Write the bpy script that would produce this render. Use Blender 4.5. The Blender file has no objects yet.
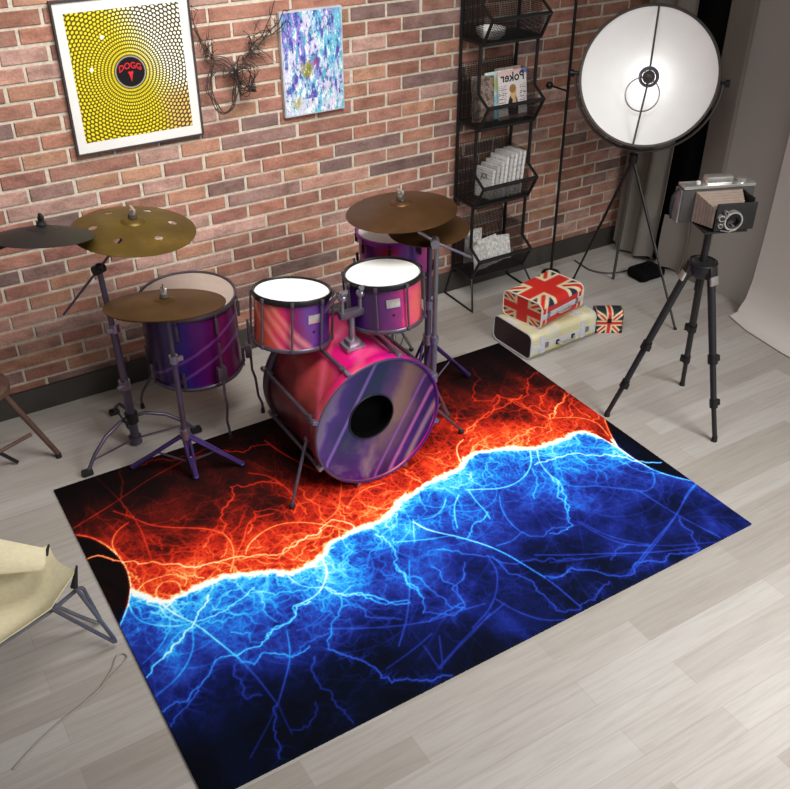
import bpy, bmesh, math, random, json
import numpy as np
from mathutils import Vector, Matrix
random.seed(7); rng=np.random.default_rng(11)
SC=bpy.context.scene; COL=SC.collection
PI=math.pi
# ---------------------------------------------------------------- camera
cam_d=bpy.data.cameras.new('camera'); cam=bpy.data.objects.new('camera',cam_d); COL.objects.link(cam)
yaw,pitch,roll,foc=0.552344738,0.585114809,0.000711,932.507
Fw=Vector((math.sin(yaw)*math.cos(pitch),math.cos(yaw)*math.cos(pitch),-math.sin(pitch)))
Rt=Vector((math.cos(yaw),-math.sin(yaw),0)); Up=Rt.cross(Fw)
Rt,Up=Rt*math.cos(roll)+Up*math.sin(roll),Up*math.cos(roll)-Rt*math.sin(roll)
cam.matrix_world=Matrix(((Rt.x,Up.x,-Fw.x,0),(Rt.y,Up.y,-Fw.y,0),(Rt.z,Up.z,-Fw.z,2.6),(0,0,0,1)))
cam_d.sensor_fit='HORIZONTAL'; cam_d.sensor_width=36; cam_d.lens=36*foc/790; cam_d.clip_start=.05
SC.camera=cam
# ---------------------------------------------------------------- world, lights, exposure
W=bpy.data.worlds.new('world'); SC.world=W; W.use_nodes=True
bg=W.node_tree.nodes['Background']; bg.inputs[0].default_value=(1.0,.97,.94,1); bg.inputs[1].default_value=0.23
def area(name,loc,target,sx,sy,power,col=(1,1,1),spread=180):
    d=bpy.data.lights.new(name,'AREA'); d.shape='RECTANGLE'; d.size=sx; d.size_y=sy; d.energy=power; d.color=col; d.spread=math.radians(spread)
    o=bpy.data.objects.new(name,d); COL.objects.link(o); o.location=loc
    o.rotation_euler=(Vector(target)-Vector(loc)).to_track_quat('-Z','Y').to_euler(); return o
area('window_daylight',(3.2,-.8,2.9),(2.35,1.1,0),2.0,1.8,76,(1,.99,.975),88)
area('ceiling_softbox',(1.45,2.3,3.1),(1.45,4.1,1.2),1.6,1.1,45,(1,.975,.945),112)
SC.view_settings.view_transform='Standard'; SC.view_settings.look='None'
SC.view_settings.exposure=0.0; SC.view_settings.gamma=1.0; SC.view_settings.use_curve_mapping=False

# ---------------------------------------------------------------- materials
def lin(c):
    r=[]
    for v in c[:3]:
        v=v/255.0; r.append(v/12.92 if v<=.04045 else ((v+.055)/1.055)**2.4)
    return tuple(r)
def lina(a):
    a=np.clip(np.asarray(a,float)/255,0,1); return np.where(a<=.04045,a/12.92,((a+.055)/1.055)**2.4)
class NT:
    def __init__(s,name):
        s.m=bpy.data.materials.new(name); s.m.use_nodes=True; s.t=s.m.node_tree; s.b=s.t.nodes['Principled BSDF']
    def n(s,typ,**kw):
        q=s.t.nodes.new('ShaderNode'+typ)
        for k,v in kw.items(): setattr(q,k,v)
        return q
    def l(s,a,b): s.t.links.new(a,b)
    def val(s,sock,v):
        if hasattr(v,'is_linked') or hasattr(v,'links'): s.l(v,sock)
        else: sock.default_value=v
    def math(s,op,a,b=None,c=None):
        q=s.n('Math',operation=op)
        for i,v in enumerate((a,b,c)):
            if v is not None: s.val(q.inputs[i],v)
        return q.outputs[0]
    def noise(s,scale,detail=3,vec=None,rough=.5,dist=0):
        q=s.n('TexNoise'); q.inputs['Scale'].default_value=scale; q.inputs['Detail'].default_value=detail
        q.inputs['Roughness'].default_value=rough; q.inputs['Distortion'].default_value=dist
        if vec is not None: s.l(vec,q.inputs['Vector'])
        return q.outputs['Fac']
    def obj(s): return s.n('TexCoord').outputs['Object']
    def mapping(s,vec,scale=(1,1,1),rot=(0,0,0),loc=(0,0,0)):
        q=s.n('Mapping'); s.l(vec,q.inputs[0]); q.inputs['Scale'].default_value=scale; q.inputs['Rotation'].default_value=rot; q.inputs['Location'].default_value=loc
        return q.outputs[0]
    def ramp(s,fac,stops,interp='LINEAR'):
        q=s.n('ValToRGB'); r=q.color_ramp; r.interpolation=interp
        while len(r.elements)<len(stops): r.elements.new(.5)
        for e,(p,c) in zip(r.elements,stops): e.position=p; e.color=(*c,1)
        s.l(fac,q.inputs[0]); return q.outputs[0]
    def mix(s,fac,a,b,mode='MIX'):
        q=s.n('Mix',data_type='RGBA',blend_type=mode); s.val(q.inputs[0],fac)
        for i,v in ((6,a),(7,b)):
            if isinstance(v,tuple): q.inputs[i].default_value=(*v[:3],1)
            else: s.l(v,q.inputs[i])
        return q.outputs[2]
    def bump(s,h,strength=.3,dist=.01):
        q=s.n('Bump'); q.inputs['Strength'].default_value=strength; q.inputs['Distance'].default_value=dist
        s.l(h,q.inputs['Height']); s.l(q.outputs[0],s.b.inputs['Normal'])
    def col(s,c):
        if isinstance(c,tuple): s.b.inputs['Base Color'].default_value=(*c,1)
        else: s.l(c,s.b.inputs['Base Color'])
    def set(s,rough=.5,metal=0,spec=.5):
        s.b.inputs['Roughness'].default_value=rough; s.b.inputs['Metallic'].default_value=metal; s.b.inputs['Specular IOR Level'].default_value=spec
        return s.m
def mat(name,c,rough=.5,metal=0,spec=.5,var=.12,scale=25,bump=0):
    """plain surface with a slight procedural mottling"""
    q=NT(name); a=lin(c); f=q.noise(scale,3,q.obj())
    d=tuple(max(0,x*(1-var)) for x in a); e=tuple(min(1,x*(1+var)) for x in a)
    q.col(q.ramp(f,[(.3,d),(.7,e)]))
    if bump: q.bump(f,bump,.004)
    return q.set(rough,metal,spec)
def attr_mat(name,rough=.6,metal=0,spec=.3,bump=0,bscale=300,var=.0):
    q=NT(name); at=q.n('Attribute',attribute_name='paint'); c=at.outputs['Color']
    f=q.noise(bscale,2,q.obj())
    if var: c=q.mix(1.0,c,q.ramp(f,[(.3,(1-var,)*3),(.7,(1,1,1))]),'MULTIPLY')
    q.l(c,q.b.inputs['Base Color'])
    if bump: q.bump(f,bump,.003)
    return q.set(rough,metal,spec)
M={}
M['black']=mat('black_metal',(24,23,23),.45,.3)
M['blackplastic']=mat('black_plastic',(22,22,23),.5)
M['rubber']=mat('black_rubber',(17,17,17),.8)
M['chrome']=mat('brushed_chrome',(150,148,158),.32,.85,.5,.1)
M['silver']=mat('silver_trim',(205,203,200),.28,.8)
M['purplesteel']=mat('purple_tinted_steel',(92,84,102),.4,.7,.5,.2,9)
M['purpleleg']=mat('violet_painted_steel',(66,46,104),.42,.35,.5,.2,14)
M['greysteel']=mat('grey_tube_steel',(120,122,128),.35,.7)
M['hoopdark']=mat('dark_hoop_lacquer',(22,21,24),.4,.2)
M['hoopgrey']=mat('grey_hoop_steel',(98,90,102),.36,.65)
M['white']=mat('white_drum_skin',(228,226,222),.55,0,.4,.03)
M['dish']=mat('white_reflector_lining',(250,249,247),.6,0,.3,.015,8)
M['void']=mat('drum_interior',(5,5,5),.95,0,.05)
M['felt']=mat('dark_felt',(60,50,46),.9)
M['beigeskin']=mat('hazy_beige_drum_skin',(166,150,140),.4,0,.5,.05)
M['canvas']=mat('cream_canvas',(214,205,172),.85,0,.2,.05,60,.15)
M['wood']=mat('dark_brown_wood',(84,62,52),.55,0,.4,.25,18)
M['grime']=mat('dark_baseboard_paint',(58,54,50),.6,0,.4,.15,6)
M['wallgrey']=mat('pale_grey_paint',(172,166,160),.85,0,.2,.03,3)
M['pilaster']=mat('taupe_paint',(128,120,113),.85,0,.2,.04,3)
M['curtain']=mat('grey_backdrop_cloth',(132,126,119),.92,0,.1,.08,10,.1)
M['blackcloth']=mat('black_cloth',(13,12,12),.95,0,.1,.15,12)
M['paper']=mat('white_backdrop_paper',(206,200,194),.8,0,.2,.02,3)
M['pages']=mat('page_edges',(205,202,196),.85,0,.2,.1,120)
M['lampgrey']=mat('lamp_grey_enamel',(74,70,67),.45,.3)
M['cameragrey']=mat('camera_leatherette',(66,64,61),.7,0,.4,.15,200,.3)
M['bellows']=mat('brown_bellows',(150,132,120),.6,0,.4,.1,40)
M['glass']=mat('dark_lens_glass',(20,19,22),.08,0,.8)
M['case_trim']=mat('pale_blue_grey_strap',(186,188,196),.6,0,.4,.08,60)
M['case_edge']=mat('cream_piping',(212,200,184),.6,0,.4,.06,60)
M['maroon']=mat('dark_maroon_leather',(50,31,34),.6,0,.4,.15,60,.2)
M['attr']=attr_mat('printed_cover',.55,0,.35,0,200,.06)
M['attr_print']=attr_mat('poster_print',.45,0,.3)
M['framewhite']=mat('white_frame_mount',(216,214,211),.5,0,.4,.02)
M['framedark']=mat('dark_frame_edge',(52,48,48),.5)
M['canvasedge']=mat('grey_canvas_edge',(178,176,178),.8)
M['red']=mat('red_ink',(196,32,44),.6,0,.3,.05)
M['ink']=mat('black_ink',(26,24,26),.6,0,.3,.05)
M['cable']=mat('dark_grey_cable',(62,58,55),.6)
M['wire']=mat('brown_black_wire',(52,43,38),.6,.3)
M['cord']=mat('pale_grey_cord',(150,143,134),.5,0,.5,.05)

# ---------------------------------------------------------------- mesh helpers
def basis(n):
    n=Vector(n).normalized(); a=Vector((0,0,1)) if abs(n.z)<.95 else Vector((1,0,0))
    x=a.cross(n).normalized(); return x,n.cross(x),n
class MB:
    def __init__(s): s.v=[]; s.f=[]
    def add(s,v,f):
        o=len(s.v); s.v+= [tuple(p) for p in v]; s.f+=[tuple(i+o for i in q) for q in f]; return s
    def box(s,c,size,ax=None,bev=0):
        c=Vector(c); x,y,z=ax if ax else (Vector((1,0,0)),Vector((0,1,0)),Vector((0,0,1)))
        h=[k/2 for k in size]
        if bev<=0:
            v=[c+x*(h[0]*i)+y*(h[1]*j)+z*(h[2]*k) for i in(-1,1) for j in(-1,1) for k in(-1,1)]
            return s.add(v,[(0,1,3,2),(4,6,7,5),(0,4,5,1),(2,3,7,6),(0,2,6,4),(1,5,7,3)])
        bm=bmesh.new(); bmesh.ops.create_cube(bm,size=1)
        for q in bm.verts: q.co=Vector((q.co.x*size[0],q.co.y*size[1],q.co.z*size[2]))
        bmesh.ops.bevel(bm,geom=bm.edges[:],offset=min(bev,min(size)*.45),segments=2,affect='EDGES',profile=.6)
        bm.verts.index_update()
        v=[c+x*q.co.x+y*q.co.y+z*q.co.z for q in bm.verts]; f=[[q.index for q in p.verts] for p in bm.faces]; bm.free()
        return s.add(v,f)
    def cyl(s,p0,p1,r0,r1=None,n=14,cap=True):
        r1=r0 if r1 is None else r1; p0=Vector(p0);p1=Vector(p1); x,y,_=basis(p1-p0)
        v=[];
        for p,r in((p0,r0),(p1,r1)):
            for i in range(n):
                a=2*PI*i/n; v.append(p+(x*math.cos(a)+y*math.sin(a))*r)
        f=[(i,(i+1)%n,n+(i+1)%n,n+i) for i in range(n)]
        if cap: f+=[tuple(reversed(range(n))),tuple(range(n,2*n))]
        return s.add(v,f)
    def tube(s,pts,r,n=8,closed=False):
        P=[Vector(p) for p in pts]; m=len(P); rr=r if isinstance(r,(list,tuple)) else [r]*m
        T=[]
        for i in range(m):
            a=P[(i-1)%m] if closed or i>0 else P[i]; b=P[(i+1)%m] if closed or i<m-1 else P[i]
            t=(b-a); T.append(t.normalized() if t.length>1e-9 else Vector((0,0,1)))
        x,_,_=basis(T[0]); v=[]
        for i in range(m):
            x=(x-T[i]*x.dot(T[i])); x=x.normalized() if x.length>1e-6 else basis(T[i])[0]
            y=T[i].cross(x)
            for k in range(n):
                a=2*PI*k/n; v.append(P[i]+(x*math.cos(a)+y*math.sin(a))*rr[i])
        f=[]
        for i in range(m if closed else m-1):
            j=(i+1)%m
            for k in range(n): f.append((i*n+k,i*n+(k+1)%n,j*n+(k+1)%n,j*n+k))
        if not closed: f+=[tuple(reversed(range(n))),tuple(range((m-1)*n,m*n))]
        return s.add(v,f)
    def lathe(s,prof,c=(0,0,0),axis=(0,0,1),n=40,cap=False):
        c=Vector(c); x,y,z=basis(axis); v=[]; m=len(prof)
        for r,h in prof:
            for i in range(n):
                a=2*PI*i/n; v.append(c+(x*math.cos(a)+y*math.sin(a))*r+z*h)
        f=[(i*n+k,i*n+(k+1)%n,(i+1)*n+(k+1)%n,(i+1)*n+k) for i in range(m-1) for k in range(n)]
        if cap: f+=[tuple(reversed(range(n))),tuple(range((m-1)*n,m*n))]
        return s.add(v,f)
    def torus(s,c,axis,R,r,n=48,k=10):
        return s.lathe([(R+r*math.cos(2*PI*i/k),r*math.sin(2*PI*i/k)) for i in range(k+1)],c,axis,n)
    def sphere(s,c,r,n=16,sc=(1,1,1)):
        v=[];f=[]; m=n//2
        for i in range(m+1):
            t=PI*i/m
            for k in range(n):
                a=2*PI*k/n; v.append((c[0]+r*sc[0]*math.sin(t)*math.cos(a),c[1]+r*sc[1]*math.sin(t)*math.sin(a),c[2]+r*sc[2]*math.cos(t)))
        for i in range(m):
            for k in range(n): f.append((i*n+k,(i+1)*n+k,(i+1)*n+(k+1)%n,i*n+(k+1)%n))
        return s.add(v,f)
    def prism(s,poly,off):
        n=len(poly); off=Vector(off); v=[Vector(p) for p in poly]+[Vector(p)+off for p in poly]
        return s.add(v,[tuple(reversed(range(n))),tuple(range(n,2*n))]+[(i,(i+1)%n,n+(i+1)%n,n+i) for i in range(n)])
    def build(s,name,m,parent=None,loc=None,smooth=True,paint=None):
        base=Vector(parent.location) if parent is not None else Vector(loc or (0,0,0))
        if parent is not None and parent.parent is not None: base=base+Vector(parent.parent.location)
        own=Vector(loc)-base if (parent is not None and loc is not None) else Vector((0,0,0))
        org=Vector(loc) if loc is not None else base
        me=bpy.data.meshes.new(name); me.from_pydata([tuple(Vector(p)-org) for p in s.v],[],s.f); me.update()
        bm=bmesh.new(); bm.from_mesh(me)
        bmesh.ops.remove_doubles(bm,verts=bm.verts[:],dist=1e-6) if paint is None else None
        bmesh.ops.recalc_face_normals(bm,faces=bm.faces[:]); bm.to_mesh(me); bm.free()
        if smooth:
            me.polygons.foreach_set('use_smooth',[True]*len(me.polygons)); me.set_sharp_from_angle(angle=math.radians(38))
        if paint is not None: set_paint(me,paint)
        me.materials.append(m)
        o=bpy.data.objects.new(name,me); COL.objects.link(o)
        if parent is not None: o.parent=parent; o.location=own
        else: o.location=base
        return o
def set_paint(me,cols):
    a=me.color_attributes.new('paint','FLOAT_COLOR','POINT'); c=np.ones((len(me.vertices),4),np.float32); c[:,:3]=np.asarray(cols,np.float32).reshape(-1,3)
    a.data.foreach_set('color',c.ravel())
def thing(name,loc,label,cat,group=None):
    o=bpy.data.objects.new(name,None); o.empty_display_size=.05; COL.objects.link(o); o.location=loc
    return tag(o,label,cat,group)
def tag(o,label,cat,group=None,kind=None):
    o['label']=label; o['category']=cat
    if group: o['group']=group
    if kind: o['kind']=kind
    return o
def struct(o,label,cat):
    o['kind']='structure'; o['label']=label; o['category']=cat; return o
def grid(name,P00,U,V,nu,nv,m,parent,colfn,thick=None,loc=None):
    """painted flat panel: P00 + u*U + v*V, colour per vertex from colfn(u,v) arrays (sRGB 0..255)"""
    u,v=np.meshgrid(np.linspace(0,1,nu),np.linspace(0,1,nv)); U=np.array(U,float);V=np.array(V,float)
    P=np.array(P00,float)+u[...,None]*U+v[...,None]*V; C=lina(colfn(u,v))
    b=MB(); idx=np.arange(nu*nv).reshape(nv,nu)
    F=np.stack([idx[:-1,:-1],idx[:-1,1:],idx[1:,1:],idx[1:,:-1]],-1).reshape(-1,4)
    b.v=[tuple(p) for p in P.reshape(-1,3)]; b.f=[tuple(int(i) for i in q) for q in F]
    return b.build(name,m,parent,loc,False,C.reshape(-1,3))
def fbm(ny,nx,beta=3.4,lo=2,seed=0,aniso=(1,1)):
    r=np.random.default_rng(seed); fy=np.fft.fftfreq(ny)[:,None]*ny*aniso[0]; fx=np.fft.fftfreq(nx)[None]*nx*ny/nx*aniso[1]
    k=np.sqrt(fx*fx+fy*fy); amp=np.where(k<lo,0,1/np.maximum(k,1)**(beta/2*1.0+.0)); 
    z=np.fft.ifft2(np.fft.fft2(r.standard_normal((ny,nx)))*amp).real; return z/z.std()
def blur(a,sx):
    ny,nx=a.shape; fy=np.fft.fftfreq(ny)[:,None]; fx=np.fft.fftfreq(nx)[None]
    return np.fft.ifft2(np.fft.fft2(a)*np.exp(-2*(PI*sx)**2*(fx*fx+fy*fy))).real
def text_mesh(word,size):
    c=bpy.data.curves.new('lettering','FONT'); c.body=word; c.size=size; c.align_x='CENTER'; c.align_y='CENTER'; c.resolution_u=3; c.offset=size*.02
    o=bpy.data.objects.new('lettering',c); COL.objects.link(o); me=bpy.data.meshes.new_from_object(o.evaluated_get(bpy.context.evaluated_depsgraph_get()))
    v=[tuple(q.co) for q in me.vertices]; f=[tuple(p.vertices) for p in me.polygons]
    bpy.data.objects.remove(o); bpy.data.curves.remove(c); bpy.data.meshes.remove(me); return v,f
V3=Vector
# ================================================================ the setting
YW=4.16
# floor: grey wood planks running along the wall
q=NT('grey_plank_floor'); oc=q.obj()
br=q.n('TexBrick'); q.l(oc,br.inputs['Vector']); br.offset=.37; br.offset_frequency=2
br.inputs['Scale'].default_value=1; br.inputs['Brick Width'].default_value=.95; br.inputs['Row Height'].default_value=.112
br.inputs['Mortar Size'].default_value=.0008; br.inputs['Mortar Smooth'].default_value=.2; br.inputs['Bias'].default_value=0
br.inputs['Color1'].default_value=(0,0,0,1); br.inputs['Color2'].default_value=(1,1,1,1); br.inputs['Mortar'].default_value=(.2,.2,.2,1)
pl=q.ramp(br.outputs['Color'],[(0,lin((156,149,141))),(.3,lin((166,160,153))),(.6,lin((171,166,160))),(1,lin((179,175,170)))])
gr=q.noise(3.2,6,q.mapping(oc,(1.0,16,1)),.62,.6); g2=q.noise(1.3,3,oc)
gc=q.ramp(gr,[(.3,(.80,.785,.77)),(.5,(.95,.95,.95)),(.7,(1.05,1.05,1.05))])
c=q.mix(.8,pl,gc,'MULTIPLY'); c=q.mix(q.math('MULTIPLY',br.outputs['Fac'],.22),c,lin((108,103,98)))
c=q.mix(.35,c,q.ramp(g2,[(.35,(.85,.84,.83)),(.65,(1,1,1))]),'MULTIPLY')
q.col(c); q.bump(gr,.08,.002); fm=q.set(.5,0,.35)
b=MB(); b.box((2.0,1.6,-.03),(7.0,6.4,.06)); fl=b.build('floor',fm,None,(2.0,1.6,0),False); struct(fl,'pale grey wood plank floor','floor')

# brick wall: every brick a raised block, colour per brick
def brick_wall():
    v=[];f=[];cols=[]; x0,x1=-1.4,4.33; P=.204; H=.0725; g=.0125
    pal=[((156,112,97),5),((148,104,92),4),((168,124,102),3),((178,142,130),3),((126,101,96),2),((158,111,94),4),((172,130,115),3),((138,108,101),2),((174,132,108),1.2)]
    names=[p[0] for p in pal]; w=np.array([p[1] for p in pal]); w=w/w.sum()
    r=np.random.default_rng(5)
    for k in range(-10,30):
        zc=.775+H*k
        z0,z1=max(zc-H/2+g/2,.02),zc+H/2-g/2
        if z1<.05 or z0>2.85: continue
        short=(k%2==0)
        off={0:1.694,1:1.603-.018}[0 if short else 1]
        if not short and (k//2)%2: off=1.787
        j=int(math.floor((x0-off)/P)); j-=j%2
        while off+j*P<x1:
            n=1
            if not short:
                # long bricks over two pitches, with pairs of short ones between
                if j%2==0: n=2 if (j==0 or r.random()<.5) else 1
            a=off+j*P+g/2+r.uniform(-.003,.003); e=off+(j+n)*P-g/2+r.uniform(-.003,.003); j+=n
            a=max(a,x0); e=min(e,x1)
            if e-a<.02: continue
            y=YW-.005-r.uniform(0,.003); i=.0035; o=len(v); dz=r.uniform(-.0015,.0015)
            v+=[(a,YW,z0+dz),(e,YW,z0+dz),(e,YW,z1+dz),(a,YW,z1+dz),(a+i,y,z0+i+dz),(e-i,y,z0+i+dz),(e-i,y,z1-i+dz),(a+i,y,z1-i+dz)]
            f+=[(o+4,o+5,o+6,o+7),(o,o+1,o+5,o+4),(o+1,o+2,o+6,o+5),(o+2,o+3,o+7,o+6),(o+3,o,o+4,o+7)]
            c=np.array(names[r.choice(len(names),p=w)],float)*r.uniform(.92,1.08)
            cols+=[c]*8
    me=bpy.data.meshes.new('wall_back'); o=len(v)
    v+=[(x0,YW,0),(x1,YW,0),(x1,YW,2.9),(x0,YW,2.9),(x0,YW+.12,0),(x1,YW+.12,0),(x1,YW+.12,2.9),(x0,YW+.12,2.9)]
    nb=len(f); f+=[(o,o+1,o+2,o+3),(o+4,o+7,o+6,o+5),(o,o+4,o+5,o+1),(o+3,o+2,o+6,o+7),(o,o+3,o+7,o+4),(o+1,o+5,o+6,o+2)]
    cols+=[np.array((190,178,160))]*8
    me.from_pydata(v,[],f); me.update(); set_paint(me,lina(np.array(cols)))
    q=NT('brick'); at=q.n('Attribute',attribute_name='paint').outputs['Color']; oc=q.obj()
    n1=q.noise(14,5,q.mapping(oc,(.7,1,1.3)),.6); n2=q.noise(90,3,oc); n3=q.noise(5,4,oc,.6)
    c=q.mix(.85,at,q.ramp(n1,[(.28,(.52,.50,.50)),(.5,(.95,.94,.93)),(.72,(1.26,1.3,1.34))]),'MULTIPLY')
    c=q.mix(.5,c,q.ramp(n2,[(.3,(.6,.6,.6)),(.65,(1.12,1.12,1.12))]),'MULTIPLY')
    c=q.mix(q.math('MULTIPLY',q.math('SUBTRACT',n3,.56),1.6),c,lin((176,150,136)))
    q.col(c); q.bump(q.math('ADD',n1,n2),.5,.006); m1=q.set(.85,0,.25)
    q=NT('mortar'); oc=q.obj(); n=q.noise(60,4,oc); q.col(q.ramp(n,[(.3,lin((176,166,150))),(.7,lin((204,196,180)))])); q.bump(n,.4,.004); m2=q.set(.95,0,.1)
    me.materials.append(m1); me.materials.append(m2)
    mi=[0]*nb+[1]*6; me.polygons.foreach_set('material_index',mi)
    o=bpy.data.objects.new('wall_back',me); COL.objects.link(o); struct(o,'red brick wall with pale mortar behind the drum kit','wall')
brick_wall()
b=MB(); b.box((1.445,YW-.018,.062),(5.69,.022,.124),bev=.004); struct(b.build('baseboard_back',M['grime'],None,(1.445,YW-.018,0)),'dark baseboard along the foot of the brick wall','baseboard')
# right-hand side: pale grey wall, pilaster, grey cloth, black cloth
b=MB(); b.box((4.36,1.72,1.45),(.1,3.36,2.9)); struct(b.build('wall_right',M['wallgrey'],None,(4.36,1.72,0),False),'pale grey plain wall at right','wall')
b=MB(); b.box((4.355,3.47,1.45),(.15,.16,2.9),bev=.006); struct(b.build('trim_1',M['pilaster'],None,(4.355,3.47,0),False),'taupe pilaster between the pale wall and the black curtain','pilaster')
b=MB(); b.box((4.41,3.86,1.45),(.08,.64,2.9)); struct(b.build('wall_right_recess',M['pilaster'],None,(4.41,3.86,0),False),'recessed strip of wall behind the curtains','wall')
def drape(name,x,y0,y1,z0,z1,amp,waves,m,label,cat,ph=0,flare=0,hem=0):
    nu,nv=70,24; b=MB()
    def pt(i,j,t):
        u=i/(nu-1); w=j/(nv-1); z=z0+(z1-z0)*w
        yy=y0+(y1-y0)*u; a=amp*(1-.45*w)
        xx=x+a*math.sin(u*waves*2*PI+ph+.5*math.sin(3*w))+.4*a*math.sin(u*waves*5.1+2*w)-flare*(1-w)**4
        if j==0: z+=hem*math.sin(u*waves*PI+ph)
        return (xx+t,yy,z)
    for t in (0,.006):
        for j in range(nv):
            for i in range(nu): b.v.append(pt(i,j,t))
    N=nu*nv
    for j in range(nv-1):
        for i in range(nu-1):
            k=j*nu+i; b.f.append((k,k+1,k+nu+1,k+nu)); b.f.append((N+k,N+k+nu,N+k+nu+1,N+k+1))
    ring=[i for i in range(nu)]+[j*nu+nu-1 for j in range(1,nv)]+[(nv-1)*nu+i for i in range(nu-2,-1,-1)]+[j*nu for j in range(nv-2,0,-1)]
    for a,c in zip(ring,ring[1:]+ring[:1]): b.f.append((a,N+a,N+c,c))
    o=b.build(name,m,None,(x,(y0+y1)/2,z0)); return tag(o,label,cat)
drape('backdrop_cloth',4.235,3.752,4.10,.035,2.3,.026,2.2,M['curtain'],'grey backdrop cloth hanging in folds in the corner behind the studio lamp','curtain',.6,.03,.012)
drape('backdrop_cloth',4.29,3.555,3.84,.02,2.3,.016,1.4,M['blackcloth'],'black cloth hanging beside the taupe pilaster behind the lamp','curtain',1.2)
drape('backdrop_cloth',4.235,3.53,3.70,.03,.37,.035,.5,M['pilaster'],'short taupe cloth bunched low against the black curtain','cloth',.4,.02)
# white sweep of backdrop paper at the right edge
b=MB(); prof=[(4.285,2.2),(4.285,1.2),(4.28,.5),(4.265,.2),(4.24,.09),(4.2,.04),(4.14,.014),(4.08,.006)]
n=len(prof)
for y,dx in ((3.02,.05),(2.86,.0),(2.6,-.03),(2.2,-.05)):
    for i,(x,z) in enumerate(prof): b.v.append((x+(dx if i>5 else 0),y,z))
o4=len(b.v)
for (x,y,z) in list(b.v): b.v.append((x+.003,y,z+.003))
for j in range(3):
    for i in range(n-1):
        k=j*n+i; b.f+=[(k,k+n,k+n+1,k+1),(o4+k,o4+k+1,o4+k+n+1,o4+k+n)]
ring=[i for i in range(n)]+[j*n+n-1 for j in range(1,4)]+[3*n+i for i in range(n-2,-1,-1)]+[j*n for j in range(2,0,-1)]
for a,c in zip(ring,ring[1:]+ring[:1]): b.f.append((a,o4+a,o4+c,c))
tag(b.build('backdrop_paper',M['paper'],None,(4.28,2.7,0)),'white backdrop paper sweeping down onto the floor at the right edge','backdrop')
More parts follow.
